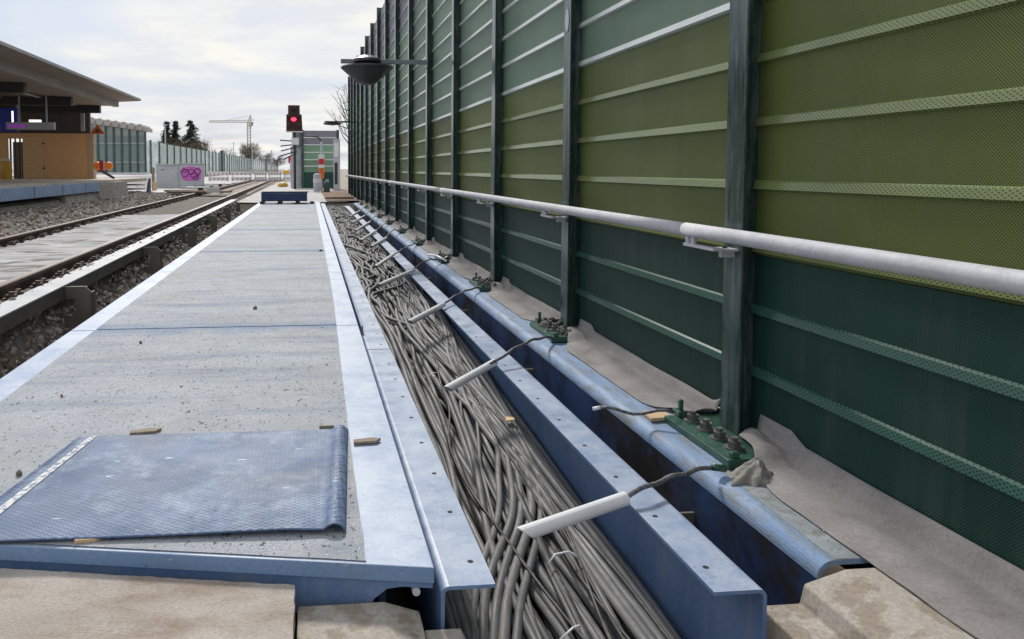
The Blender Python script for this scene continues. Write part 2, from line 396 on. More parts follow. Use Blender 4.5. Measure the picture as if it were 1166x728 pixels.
def grid(xs, ys, zf):
    mb = MB(); vs = [(x, y, zf(x, y)) for y in ys for x in xs]; n = len(xs)
    fs = [(j * n + i, j * n + i + 1, (j + 1) * n + i + 1, (j + 1) * n + i) for j in range(len(ys) - 1) for i in range(n - 1)]
    return mb.add(vs, fs)
def lin(a, b, n): return [a + (b - a) * i / (n - 1) for i in range(n)]
def sm(a, b, x):
    t = max(0, min(1, (x - a) / (b - a))); return t * t * (3 - 2 * t)
def nz(x, y, z=0.0): return mnoise.noise(Vector((x, y, z)))

# ------------------------------------------------------------------ setting: ground, ballast, soil
SK = -0.0125
def sk(y): return SK * (y - 6.2)
def ground_z(x, y): return -0.75 + 0.74 * sm(23.6, 24.4, y) if -2.4 < x < 2.6 else -0.12
gx = [-900, -300, -100, -40, -15, -8, -5, -2.4, -2.39, 0, 2.59, 2.6, 10, 60, 300, 900]
gy = [-60, -10, 0, 10, 20, 23.5, 23.8, 24.1, 24.4, 27, 32, 40, 60, 100, 200, 500, 1000, 1600]
tag(grid(gx, gy, ground_z).build('ground', M['ground'], smooth=False), kind='structure')
# track bed: cross-section follows the track
def bed_z(u):
    if u > -2.02: return -.34
    if u > -2.14: return -.34 + (-2.02 - u) / .12 * .20
    if u > -2.22: return -.14 + (-2.14 - u) / .08 * .20
    if u > -4.2: return .06
    if u > -5.2: return .06 + (-4.2 - u) * .03
    return .09 + min(.1, (-5.2 - u) * .08)
us = [-1.40, -1.7, -2.0, -2.06, -2.14, -2.22, -2.30, -2.6, -3.2, -3.9, -4.3, -4.7, -5.2, -5.6, -6.0, -6.6, -7.2]
mb = MB(); ys = lin(-2, 32, 120)
vs = [(u + (sk(y) if u < -2.1 else 0), y, bed_z(u) + .02 * nz(u * 4, y * 4)) for y in ys for u in us]
n = len(us)
mb.add(vs, [(j * n + i, j * n + i + 1, (j + 1) * n + i + 1, (j + 1) * n + i) for j in range(len(ys) - 1) for i in range(n - 1)])
tag(mb.build('track_bed', M['ballast'], smooth=True), kind='structure')
# far pale ground strip (works area) beyond the walkway
def flat(name, x0, y0, x1, y1, z, m, amp=.015):
    return tag(grid(lin(x0, x1, 12), lin(y0, y1, 24), lambda x, y: z + amp * nz(x * 1.3, y * .8)).build(name, m, smooth=True), kind='structure')
flat('works_ground', -2.3, 24.35, 1.2, 60, .03, M['white_ground'])
flat('gravel_area', -14, 32, -5.3, 74, .08, M['white_ground'], .03)
flat('soil_patch', .55, 24.5, 1.62, 36, .06, M['brown'])
flat('far_path', -13, 74, -2, 160, .06, M['white_ground'])

# loose ballast stones (uncountable)
ICO = []
t_ = (1 + 5 ** .5) / 2
base_v = [Vector(p).normalized() for p in ((-1, t_, 0), (1, t_, 0), (-1, -t_, 0), (1, -t_, 0), (0, -1, t_), (0, 1, t_), (0, -1, -t_), (0, 1, -t_), (t_, 0, -1), (t_, 0, 1), (-t_, 0, -1), (-t_, 0, 1))]
base_f = [(0, 11, 5), (0, 5, 1), (0, 1, 7), (0, 7, 10), (0, 10, 11), (1, 5, 9), (5, 11, 4), (11, 10, 2), (10, 7, 6), (7, 1, 8), (3, 9, 4), (3, 4, 2), (3, 2, 6), (3, 6, 8), (3, 8, 9), (4, 9, 5), (2, 4, 11), (6, 2, 10), (8, 6, 7), (9, 8, 1)]
for q in range(8):
    ICO.append([v * rnd.uniform(.62, 1.15) for v in base_v])
def stone(mb, x, y, z, s, mi):
    e = Matrix.Rotation(rnd.uniform(0, 6.28), 3, Vector((rnd.uniform(-1, 1), rnd.uniform(-1, 1), rnd.uniform(-1, 1) + .01)).normalized())
    d = Vector((s * rnd.uniform(.75, 1.3), s * rnd.uniform(.7, 1.1), s * rnd.uniform(.5, .85)))
    mb.add([Vector((x, y, z)) + e @ Vector((v.x * d.x, v.y * d.y, v.z * d.z)) for v in rnd.choice(ICO)], base_f, mi)
STONES = [weathered('stone_grey', (.30, .27, .24), (.40, .365, .33), 9, .9, 80, .3, .004), weathered('stone_dark', (.14, .115, .095), (.21, .18, .15), 9, .9, 80, .3, .004),
          weathered('stone_pale', (.46, .42, .38), (.56, .53, .49), 9, .9, 80, .3, .004), weathered('stone_rusty', (.24, .165, .11), (.33, .235, .165), 9, .9, 80, .3, .004)]
mb = MB()
for q in range(6500):
    y = 2.6 + 12 * (rnd.random() ** 1.6); u = rnd.uniform(-2.32, -1.42)
    stone(mb, u, y, bed_z(u) + rnd.uniform(-.012, .03), rnd.uniform(.018, .040), rnd.choice((0, 0, 0, 1, 1, 2, 3)))
for q in range(1500):
    y = rnd.uniform(12, 24); u = rnd.uniform(-2.25, -1.45)
    stone(mb, u, y, bed_z(u) + rnd.uniform(-.01, .02), rnd.uniform(.03, .05), rnd.choice((0, 0, 1, 2, 3)))
for q in range(5200):
    y = rnd.uniform(8, 31); u = rnd.uniform(-6.5, -4.12)
    stone(mb, u + sk(y), y, bed_z(u) + rnd.uniform(-.015, .03), rnd.uniform(.025, .055), rnd.choice((0, 0, 1, 2, 2, 3)))
tag(mb.build('ballast_stones', STONES), 'loose grey and brown ballast stones beside the rails', 'ballast', kind='stuff')

# ------------------------------------------------------------------ track
RP = [(-.075, 0), (.075, 0), (.075, .012), (.012, .03), (.009, .112), (.036, .124), (.036, .152), (.028, .16), (-.028, .16), (-.036, .152), (-.036, .124), (-.009, .112), (-.012, .03), (-.075, .012)]
def rail(name, x_at, y0, y1, label):
    t = thing(name, label, 'rail', (x_at(y0), y0, .03))
    mb = MB()
    for i in range(1):
        vs, n = [], len(RP)
        for y in (y0, y1): vs += [(x_at(y) + x, y, .03 + z) for x, z in RP]
        fs = [(i, (i + 1) % n, n + (i + 1) % n, n + i) for i in range(n)] + [tuple(range(n)), tuple(range(n, 2 * n))]
        mi = [1 if 6 <= i <= 8 else 0 for i in range(n)] + [0, 0]
        o = len(mb.v); mb.v += vs; mb.f += fs; mb.mi += mi
    mb.build('rail_profile', [M['rust'], M['rail_top']], t)
    for q in range(48):
        y = y0 + .3 + q * .6; x = x_at(y)
        for s_ in (-1, 1):
            mb = MB()
            mb.box(x + s_ * .105 - .045, y - .13, .078, x + s_ * .105 + .045, y + .13, .098)
            for e in (-.07, .07):
                mb.lathe([(.042, .09), (.042, .122), (.022, .122), (.022, .142), (0, .142)], x + s_ * .112, y + e, 8)
            mb.tube([(x + s_ * .05, y - .05, .095), (x + s_ * .12, y - .03, .125), (x + s_ * .12, y + .03, .125), (x + s_ * .05, y + .05, .095)], .012, 6)
            mb.build('rail_clip', M['rust'], t)
    return t
xn = lambda y: -2.40 + sk(y)
xf = lambda y: -3.93 + sk(y)
rail('rail', xn, 3.5, 90, 'rusty rail nearest to the walkway, running beside the pale steel kerb beam')
rail('rail', xf, 6, 90, 'rusty rail farther from the walkway, beyond the white fleece')
# fleece over sleepers between the rails: rippled sheet
def fleece_z(x, y):
    w = nz(x * .9, y * .9) * 1.2
    k = y * 21 + 2.2 * nz(x * 1.6, y * 1.1, 3) * 3 + w
    a = .030 * (0.35 + .9 * abs(nz(x * .7, y * .6, 8)))
    if y > 13: a *= 1 + .8 * abs(nz(x * 2, y * 1.2))
    return .094 + a * math.sin(k) + .012 * nz(x * 3, y * 5)
mb = MB()
xs = lin(-3.80, -2.56, 30); ys = lin(4.0, 17.5, 420)
g = grid(xs, ys, lambda x, y: fleece_z(x, y) * (1 if y < 16.8 else 1 - (y - 16.8)))
g.v = [(x + sk(y), y, z) for x, y, z in g.v]
tag(g.build('fleece_sheet', M['fleece'], smooth=True), 'white rippled fleece sheet laid over the sleepers between both rails', 'fleece sheet')
g = grid(lin(-2.365, -2.205, 6), lin(3.6, 26, 160), lambda x, y: .082 + .008 * nz(x * 6, y * 4))
M['pinkish'] = weathered('pale_pinkish_strip', (.22, .175, .16), (.29, .235, .215), 4, .9, 100, .2, .003, dirt=(.28, .23, .21), dirt_lo=.55, dirt_hi=.75)
g.v = [(x + sk(y), y, z) for x, y, z in g.v]
tag(g.build('fleece_strip', M['pinkish'], smooth=True), 'narrow pinkish grey strip between the near rail and the kerb beam', 'fleece strip')

# steel kerb beam beside the track with its cross brackets
t = thing('kerb_beam', 'grey steel kerb beam with pale top between the near rail and the walkway', 'steel beam', (-2.05, 3, .1))
L_ = 3.4
mb = MB().prism_y([(-2.215, .09), (-2.215, -.02), (-2.035, -.02), (-2.035, .09)], 3.0, 25, SK, cuts=4)
mb.build('box_profile', M['frame'], t)
MB().prism_y([(-2.222, .102), (-2.222, .090), (-2.028, .090), (-2.028, .102)], 3.0, 25, SK, cuts=4).build('top_flange', M['frame_top'], t)
yb = 6.72
for k in range(6):
    y = yb + k * 3.32; x0 = -2.03 + SK * (y - 3)
    pr = [(x0, .086), (x0 + .17, .086), (x0 + .215, .045), (x0 + .215, -.26), (x0 - .66, -.26), (x0 - .66, -.16), (x0 + .06, -.16), (x0 + .09, -.12), (x0 + .09, -.02), (x0, -.02)]
    mb = MB().poly_y(pr, y, y + .02)
    mb.box(x0 + .2, y + .02, -.26, x0 + .214, y + .14, .03)
    mb.box(x0 + .02, y - .002 + .02, .062, x0 + .16, y + .12, .074)
    mb.build('bracket', M['frame'], t)

# ------------------------------------------------------------------ walkway
J = [2.0, 5.06, 9.71, 13.14, 18.08, 21.0, 24.2]
DES = ['nearest pale blue walkway plate with gritty grey top, under the loose chequer plate', 'second pale blue walkway plate with gritty top, just beyond the nearest joint',
       'third walkway plate with gritty grey top and a dark joint at each end', 'fourth walkway plate with gritty grey top, halfway along', 'fifth walkway plate with gritty grey top, short of the navy box',
       'farthest walkway plate, carrying the navy steel box at its end']
for k in range(6):
    y0, y1 = J[k], J[k + 1] - .012
    t = thing('walkway_plate', DES[k], 'walkway plate', (-.6, y0, .05), 'steel plates of the walkway')
    if k == 0:
        fl, fr = (-1.53, 2.30), (.32, 1.925)
    else:
        fl, fr = (-1.53, y0), (.32, y0)
    mb = MB().prism_z([fl, fr, (.32, y1), (-1.53, y1)], .006, .05)
    mb.build('plate', M['blue_pale'], t, bevel=.003)
    # grit coating sheet, ragged edge
    gm = MB()
    fy = lambda x: (fl[1] + (fr[1] - fl[1]) * (x - fl[0]) / (fr[0] - fl[0]) + .012) if k == 0 else y0 + .006
    rows = lin(0, 1, 60); xs = lin(0, 1, 14); vs = []
    for v in rows:
        for u in xs:
            yy = fy(-.6) + (y1 - .004 - fy(-.6)) * v
            xr = .145 + .045 * sm(2, 7, yy) + .004 * nz(yy * 9, 1)
            xl = -1.375 + .004 * nz(yy * 9, 7)
            x = xl + (xr - xl) * u
            y = fy(x) + (y1 - .004 - fy(x)) * v + .003 * nz(x * 9, v * 3)
            vs.append((x, y, .0535))
    gm.add(vs, [(j * 14 + i, j * 14 + i + 1, (j + 1) * 14 + i + 1, (j + 1) * 14 + i) for j in range(59) for i in range(13)])
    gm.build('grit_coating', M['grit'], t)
    # under-beam
    mb = MB()
    if k == 0:
        pr = [(-1.5, .004), (.318, .004), (.318, -.012), (.24, -.012), (.20, -.02), (.165, -.05), (.15, -.10), (-1.5, -.10)]
        vs = [(x, 2.30 + (1.925 - 2.30) * (x + 1.53) / 1.85 + .012, z) for x, z in pr] + [(x, 2.30 + (1.925 - 2.30) * (x + 1.53) / 1.85 + .03, z) for x, z in pr]
        n = len(pr)
        mb.add(vs, [(i, (i + 1) % n, n + (i + 1) % n, n + i) for i in range(n)] + [tuple(range(n)), tuple(range(n, 2 * n))])
        mb.build('end_beam', M['blue'], t)
        mb = MB().tube([(.275, 1.94, -.022), (.275, 2.0, -.022)], .011, 8)
        mb.build('bolt', M['galv'], t)
        mb = MB()
    mb.box(-1.5, y0 + .35, -.28, -1.47, y1, .004); mb.box(.19, y0 + .1, -.28, .21, y1, .004)
    mb.build('side_beam', M['blue_web'], t)
mb = MB()
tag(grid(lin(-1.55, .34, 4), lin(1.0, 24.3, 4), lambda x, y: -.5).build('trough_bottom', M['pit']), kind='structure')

# loose chequer plate with rolled right edge
BL, BR, FR, FL = Vector((-.885, 2.995)), Vector((.085, 2.985)), Vector((.035, 2.125)), Vector((-1.02, 2.165))
NU, NV = 40, 110
def cp(u, v):
    a = BL.lerp(BR, u); b = FL.lerp(FR, u); p = a.lerp(b, v)
    z = .0585 + .018 * sm(.35, 1, u) * sm(.3, 1, v) * (1 - .3 * sm(.9, 1, u)) + .004 * math.sin(u * 5) * v
    return p.x, p.y, z
t = thing('chequer_plate', 'loose blue chequer plate with rolled right edge lying on the walkway', 'steel plate', (-.4, 2.55, .055))
mb = MB(); vs = []
roll = [(.012, .010), (.028, .017), (.044, .014), (.056, .003), (.060, -.012)]
for j in range(NV + 1):
    v = j / NV
    row = [cp(i / NU, v) for i in range(NU + 1)]
    ex = row[-1]
    for dx, dz in roll: row.append((ex[0] + dx, ex[1], max(.0565, ex[2] + dz + .0022 * math.sin(v * 75) * (1 if dz > 0 else 0))))
    vs += row
W = NU + 1 + len(roll)
fs = [(j * W + i, j * W + i + 1, (j + 1) * W + i + 1, (j + 1) * W + i) for j in range(NV) for i in range(W - 1)]
mb.add(vs, fs)
o = mb.build('plate_sheet', M['chequer'], t, smooth=True)
md = o.modifiers.new('thickness', 'SOLIDIFY'); md.thickness = .004; md.offset = 1
mb = MB(); vs = []
for j in range(NV + 1):
    v = j / NV
    for u in (.045, .072):
        x, y, z = cp(u, v); vs.append((x, y, z + .0065))
mb.add(vs, [(2 * j, 2 * j + 1, 2 * j + 3, 2 * j + 2) for j in range(NV)])
M['stripe'] = weathered('chipped_white_stripe', (.55, .56, .55), (.66, .66, .64), 8, .7, 80, .2, .002, dirt=(.14, .20, .32), dirt_lo=.50, dirt_hi=.56, dirt_scale=45)
mb.build('white_stripe', M['stripe'], t)

# wood and litter on the walkway
def chip(label, px, py, dx, dy, rot, m, z=.056):
    p = at_z(px, py, z); mb = MB()
    c, s = math.cos(rot), math.sin(rot)
    pts = [(-dx, -dy * .8), (dx * .6, -dy), (dx, dy * .3), (dx * .4, dy), (-dx * .9, dy * .7)]
    mb.prism_z([(p.x + x * c - y * s, p.y + x * s + y * c) for x, y in pts], z - .002, z + .008)
    tag(mb.build('wood_chip', m, bevel=.001), label, 'wood chip')
chip('brown wood offcut poking out right of the chequer plate', 418, 503, .055, .02, .15, M['wood_grey'])
chip('pale beige wood chip under the front edge of the chequer plate', 100, 616, .035, .009, .1, M['timber'])
chip('dark grey wood splinter behind the chequer plate', 166, 492, .06, .022, .2, M['wood_grey'])
chip('thin dark splinter lying behind the rolled edge of the chequer plate', 372, 487, .03, .006, 0, M['wood_grey'])
for i, (px, py, s) in enumerate(((22, 541, .012), (365, 286, .03), (160, 391, .016), (290, 352, .02), (70, 452, .012))):
    p = at_z(px, py, .056); mb = MB(); stone(mb, p.x, p.y, .062, s, 0)
    LB = ['small brown pebble beside the white stripe of the chequer plate', 'dark lump lying on the third walkway plate', 'small dark pebble left on the nearest walkway plate', 'dark pebble in the middle of the second walkway plate', 'tiny dark pebble near the left walkway edge']
    tag(mb.build('pebble', STONES[1]), LB[i], 'pebble')

# ------------------------------------------------------------------ channels and edge beam
def channel_profile(xw, dirn, w, h, th=.010, r=.022):
    # web at x = xw, flange pointing dirn from it; rounded outer corner; closed outline
    out, inn = [], []
    n = 6
    for i in range(n + 1):
        a = math.pi / 2 * i / n
        out.append((xw + dirn * (r - r * math.cos(a)), -r + r * math.sin(a)))
        ri = r - th
        inn.append((xw + dirn * (r - ri * math.cos(a)), -r + ri * math.sin(a)))
    return [(xw, -h)] + out + [(xw + dirn * w, 0), (xw + dirn * w, -th)] + inn[::-1] + [(xw + dirn * th, -h)]
def channel(name, label, prof, y0, y1, group, holes=None, mat='blue', z=0, hz=.0008):
    t = thing(name, label, 'steel channel', (prof[0][0], y0, z), group)
    mb = MB().prism_y([(a, b + z) for a, b in prof], y0, y1)
    mb.build('channel_profile', M[mat], t)
    if holes:
        y = y0 + .12
        while y < min(y1 - .05, 12):
            for x in holes:
                MB().lathe([(0, z + hz), (.0085, z + hz), (.0085, z + hz - .006)], x, y, 10).build('bolt_hole', M['hole'], t)
            y += .31
    return t
M['blue'].name = 'blue_painted_steel'
LP = channel_profile(.337, 1, .145, .30)
GL = 'blue channels on the walkway side of the cable trough'
channel('steel_channel', 'nearest blue channel along the walkway edge, open towards the cables', LP, 1.92, 4.555, GL, (.44,))
channel('steel_channel', 'second blue channel along the walkway edge, beyond the nearest splice', LP, 4.575, 9.9, GL, (.44,), z=-.002)
channel('steel_channel', 'farthest blue channel along the walkway edge, ending near the soil', LP, 9.92, 24.2, GL, z=-.001)
MBp = channel_profile(1.178, -1, .145, .46)
GM = 'blue channels on the wall side of the cable trough'
channel('steel_channel', 'nearest blue channel on the wall side of the cables, with bolt holes', MBp, 1.825, 4.72, GM, (1.075,))
channel('steel_channel', 'second blue channel on the wall side of the cables, past the nearest web joint', MBp, 4.732, 10.2, GM, (1.075,), z=-.001)
channel('steel_channel', 'farthest blue channel on the wall side of the cables', MBp, 10.21, 22.5, GM, z=-.002)
t = tag(MB().prism_y([(.338, -.02), (.338, .045), (.346, .052), (.352, .045), (.352, -.02)], 5.02, 24).build('edge_angle', M['blue_pale'], bevel=.002), 'pale upright steel lip between the walkway plates and the channel', 'steel angle')
# wall-side edge beam: rounded left shoulder, deep web, dusty top
t = thing('edge_beam', 'deep blue edge beam with rounded shoulder carrying the noise wall posts', 'steel beam', (1.42, 1.94, 0))
r = .05; th = .014; xw = 1.40
out = [(xw + r - r * math.cos(math.pi / 2 * i / 7), -r + r * math.sin(math.pi / 2 * i / 7)) for i in range(8)]
inn = [(xw + r - (r - th) * math.cos(math.pi / 2 * i / 7), -r + (r - th) * math.sin(math.pi / 2 * i / 7)) for i in range(8)]
prof = out + [(1.98, 0), (1.98, -th)] + inn[::-1]
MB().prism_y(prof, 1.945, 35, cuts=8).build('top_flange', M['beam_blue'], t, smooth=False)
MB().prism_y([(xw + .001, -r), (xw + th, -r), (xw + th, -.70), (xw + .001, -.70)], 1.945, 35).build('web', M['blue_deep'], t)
mb = MB()
mb.add([(1.452, 1.947, .0012), (1.97, 1.947, .0012), (1.97, 2.62, .0012), (1.475, 2.62, .0012)], [(0, 1, 2, 3)])
mb.build('dust_layer', M['dirt_top'], t)
for k in range(9):
    y = 2.62 + k * 2.03
    MB().box(1.192, y, -.70, 1.399, y + .012, -.17).build('stiffener', M['frame'], t)
    MB().box(1.30, y + .35, -.36, 1.396, y + .43, -.30).build('cleat', M['blue_web'], t)
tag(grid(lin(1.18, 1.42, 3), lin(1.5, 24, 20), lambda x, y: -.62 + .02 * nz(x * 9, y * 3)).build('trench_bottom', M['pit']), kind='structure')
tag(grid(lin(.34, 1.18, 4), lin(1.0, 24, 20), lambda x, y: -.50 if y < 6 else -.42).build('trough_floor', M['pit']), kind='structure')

# ------------------------------------------------------------------ cables
def surf(y):
    P = [(0.5, -.36), (2.2, -.335), (2.8, -.31), (3.4, -.28), (4.8, -.205), (6.8, -.135), (10, -.10), (24, -.075)]
    for (a, za), (b, zb) in zip(P, P[1:]):
        if y <= b: return za + (zb - za) * (y - a) / (b - a)
    return -.08
XL, XR = .375, 1.145
GC = 'cables in the open trough'
LC = 'dirty grey power cable among the heap in the open blue cable trough'
def soft(x, r):
    # keep inside the trough without hard clipping
    lo, hi = XL + r, XR - r; m = (lo + hi) / 2; h = (hi - lo) / 2
    q = (x - m) / h
    return m + h * (math.tanh(q * 1.25) / math.tanh(1.45)) * .985
def add_cable(fx, fz, r, m, y0=1.15, y1=23.6, step=.055):
    ys = []; y = y0
    while y < y1:
        ys.append(y); y += step * (1 + max(0, y - 4) * .22)
    pts = [(fx(y), y, fz(y)) for y in ys]
    n = 10 if r > .012 else 7
    o = MB().tube(pts, r, n).build('power_cable', m, smooth=True)
    tag(o, LC, 'cable', GC)
cm = [M['cable_a'], M['cable_a'], M['cable_a'], M['cable_b'], M['cable_c']]
def flow(x0, y, lay):
    # neighbours follow one slow meander, so that they run side by side and cross only now and then
    far = sm(4.6, 9, y)
    return (x0 + .15 * nz(x0 * 1.8 + lay * 17, y * .42, 1) + (.045 + .06 * far) * nz(x0 * 4 + lay * 31, y * .85, 2) + .03 * far * nz(x0 * 7 + lay * 5, y * 1.7, 3))
for lay, n_c in ((0, 22), (1, 23), (2, 24), (3, 15)):
    for i in range(n_c):
        if lay == 2 and rnd.random() < .18: continue
        r = rnd.uniform(.0125, .0185) if rnd.random() < .8 else rnd.uniform(.008, .011)
        x0 = XL + .01 + (XR - XL - .02) * ((i + .5) / n_c if lay < 3 else rnd.random()) + rnd.uniform(-.006, .006); s2 = rnd.uniform(0, 100)
        amp = .012 if lay < 3 else .05
        add_cable(lambda y: soft(flow(x0, y, lay) + amp * nz(y * .9, s2), r),
                  lambda y: surf(y) - .080 + .026 * lay + .010 * nz(y * .9, s2, 5) + .014 * nz(x0 * 5, y * .6, lay * 3.3), r,
                  rnd.choice(cm) if lay else M['cable_b'])  # bottom layer all dark: shade of the gaps put into the colour
for i in range(5):                                     # thin stray wires on top
    r = rnd.uniform(.005, .007); x0 = rnd.uniform(XL + .08, XR - .08); s2 = rnd.uniform(0, 100)
    add_cable(lambda y: soft(x0 + .20 * nz(y * .45, s2) + .04 * nz(y * 1.4, s2), r),
              lambda y: surf(y) + .022 + .012 * nz(y * 1.2, s2), r, M['cable_b'])
for i in range(7):                                     # loops wandering farther along
    r = rnd.uniform(.014, .02); x0 = rnd.uniform(XL + .12, XR - .12); s2 = rnd.uniform(0, 100); ya = rnd.uniform(4.6, 6.5)
    add_cable(lambda y: soft(x0 + .34 * nz(y * .7, s2) + .08 * nz(y * 1.7, s2), r),
              lambda y: surf(y) + .012 + .02 * nz(y * 1.2, s2) - .09 * (1 - sm(ya, ya + .8, y)), r, rnd.choice(cm), y0=ya)
def sweep(pixels, n_c, seed):
    P = [at_z(px, py, -.27 if py > 480 else -.23) for px, py in pixels][::-1]
    P = [P[0] + (P[0] - P[1]) * 1.2] + P
    P += [P[-1] + Vector((.05 * q * math.sin(seed + q), 1.3 * q, 0)) for q in range(1, 14)]
    def fx0(y):
        if y <= P[0].y: return P[0].x
        for a, b, c, d in zip([P[0]] + P, P, P[1:], P[2:] + [P[-1]]):
            if b.y <= y <= c.y:
                u = (y - b.y) / (c.y - b.y); return b.x + (c.x - b.x) * (u * u * (3 - 2 * u) * .6 + u * .4)
        return P[-1].x
    def fs(y): return sum(fx0(y + e) for e in (-.2, -.1, 0, .1, .2)) / 5
    for i in range(n_c):
        r = rnd.uniform(.0135, .0185); off = (i - (n_c - 1) / 2) * .034; s2 = rnd.uniform(0, 100)
        add_cable(lambda y: soft(fs(y) + off * (1 + .25 * nz(y, s2)) + .012 * nz(y * 1.6, s2), r),
                  lambda y: surf(y) + .006 + .010 * nz(y * 1.3, s2, 5) - .10 * sm(6, 9, y), r, M['cable_a'] if i % 3 else M['cable_c'], y1=16)
sweep([(447, 330), (470, 385), (520, 440), (572, 500), (590, 570), (578, 650), (575, 728)], 5, 1)
sweep([(452, 400), (478, 460), (505, 520), (520, 575), (512, 630), (545, 728)], 4, 4)
sweep([(505, 365), (512, 420), (540, 470), (610, 560), (690, 660), (745, 728)], 3, 7)
# torn white ties and a leaf among the cables
for label, px, py, pts in (('torn white cable tie end lying on the cables below the nearest sleeve', 640, 640, [(-.055, -.01, 0), (-.02, .015, .02), (.03, .02, .025), (.06, .01, .01)]),
                           ('white tie scrap on the cables at the bottom edge', 645, 721, [(-.03, -.03, 0), (.02, .0, .015), (.045, .015, .01)]),
                           ('pale twisted tie on the cables right of the second sleeve', 494, 428, [(-.05, -.02, 0), (0, .0, .02), (.05, .02, .01)])):
    p = at_z(px, py, -.28 if py > 500 else -.22)
    o = MB().tube([(p.x + a, p.y + b, p.z + c) for a, b, c in pts], [.003, .0035, .004, .006][:len(pts)], 6).build('cable_tie', M['sleeve'], smooth=True)
    tag(o, label, 'cable tie')
p = at_z(581, 478, -.215); mb = MB()
mb.prism_z([(p.x - .03, p.y - .03), (p.x + .02, p.y - .02), (p.x + .025, p.y + .02), (p.x - .015, p.y + .035)], p.z, p.z + .006)
tag(mb.build('cardboard_scrap', M['osb_pale']), 'small tan scrap on the cables against the channel web', 'scrap')

# ------------------------------------------------------------------ noise wall posts
PY = [2.91 + 2.03 * k for k in range(-1, 16)]
TOP = 5.07
PF = 1.69
GP = 'posts of the green noise wall'
post_mesh = None
def post_profile():
    hb, t1, tw, d = .066, .012, .008, .235
    return [(0, -hb), (t1, -hb), (t1, -tw / 2), (d - t1, -tw / 2), (d - t1, -hb), (d, -hb), (d, hb), (d - t1, hb), (d - t1, tw / 2), (t1, tw / 2), (t1, hb), (0, hb)]
posts = []
def make_post():
    t = thing('noise_wall_post', 'post', 'post', (PF, PY[1], .03), GP)
    x0, y0 = PF, PY[1]
    MB().prism_z([(x0 + a, y0 + b) for a, b in post_profile()], .03, TOP).build('steel_profile', M['post'], t, bevel=.002, seg=1)
    MB().box(1.515, y0 - .30, .003, 1.93, y0 + .20, .03).build('base_plate', M['base'], t, bevel=.002, seg=1)
    for k in range(4):
        y = y0 - .20 + k * .105
        mb = MB()
        mb.lathe([(0, .0365), (.036, .0365), (.036, .03)], 1.60, y, 14)
        bo = mb.build('bolt', M['bolt'], t)
        MB().lathe([(.026, .0365), (.026, .060), (.014, .060), (.014, .074), (0, .074)], 1.60, y, 6).build('nut', M['bolt'], bo)
    # earthing clamp
    mb = MB().box(1.50, y0 - .335, .005, 1.60, y0 - .290, .040); mb.box(1.52, y0 - .325, .04, 1.55, y0 - .30, .062)
    mb.build('earth_clamp', M['base'], t, bevel=.003, seg=1)
    MB().box(1.56, y0 + .16, .03, 1.60, y0 + .22, .055).box(1.575, y0 + .18, .055, 1.592, y0 + .20, .10).build('earth_clamp', M['base'], t, bevel=.003, seg=1)
    return t
def copy_tree(o, parent=None):
    c = o.copy(); col.objects.link(c); c.parent = parent
    for ch in o.children: copy_tree(ch, c)
    return c
proto = make_post()
for i, y in enumerate(PY):
    o = proto if i == 1 else copy_tree(proto)
    o.location = (PF, y, .03)
    if i == 0: o['label'] = 'green steel post beside the camera, just out of the picture'
    elif i == 1: o['label'] = 'large green steel noise wall post nearest in the picture, bolted to its base plate'
    else: o['label'] = 'dark green noise wall post, %s from the near end of the picture' % ordn(i - 1)
    posts.append(o)
# dirt heaps over the farther base plates
for i, y in enumerate(PY[2:], 2):
    if y > 20: break
    mb = MB()
    for q in range(16):
        stone(mb, rnd.uniform(1.53, 1.68), y + rnd.uniform(-.30, .18), rnd.uniform(.03, .06), rnd.uniform(.015, .04), rnd.choice((0, 1)))
    o = mb.build('clod_heap', [M['bolt'], STONES[1]])
    tag(o, 'dark clods and scraps heaped at the foot of the %s post' % ordn(i - 1), 'debris heap', 'debris at the post feet', kind='stuff')

# ------------------------------------------------------------------ panels
PX = 1.78
def panel_mesh(L, zs, z0, z1):
    sec = [(PX, z0)]; mi = []
    cur = z0
    for zc in zs:
        sec += [(PX, zc - .021), (PX - .017, zc - .015), (PX - .011, zc + .014), (PX, zc + .020)]
    sec.append((PX, z1))
    mb = MB(); vs, fs, mis = [], [], []
    for x, z in sec: vs += [(x, 0, z), (x, L, z)]
    n = len(sec)
    for i in range(n - 1):
        fs.append((2 * i, 2 * i + 1, 2 * i + 3, 2 * i + 2))
        k = (i - 1) % 4 if i >= 1 else -1
        mis.append(1 if (k in (0, 1, 2) and i >= 1 and i < n - 2) else 0)
    o = len(vs)
    vs += [(PX + .10, 0, z0), (PX + .10, L, z0), (PX + .10, 0, z1), (PX + .10, L, z1)]
    fs += [(o, o + 1, o + 3, o + 2), (2 * n - 2, 2 * n - 1, o + 3, o + 2), (0, 1, o + 1, o)]
    mis += [0, 0, 0]
    fs += [tuple(2 * i for i in range(n)) + (o + 2, o), tuple(2 * i + 1 for i in range(n)) + (o + 3, o + 1)]
    mis += [0, 0]
    mb.v, mb.f, mb.mi = vs, fs, mis
    return mb
BLK = [('dark', -.25, .745, 'dark green perforated panel at the foot of the wall'), ('olive', .747, 1.745, 'olive green perforated panel above the handrail'),
       ('sage', 1.747, 2.745, 'grey green perforated panel, lower of two'), ('sage', 2.747, 3.745, 'grey green perforated panel, upper of two'),
       ('lilac', 3.747, 4.98, 'lilac grey perforated panel at the wall top')]
Lp = 2.03 - .022
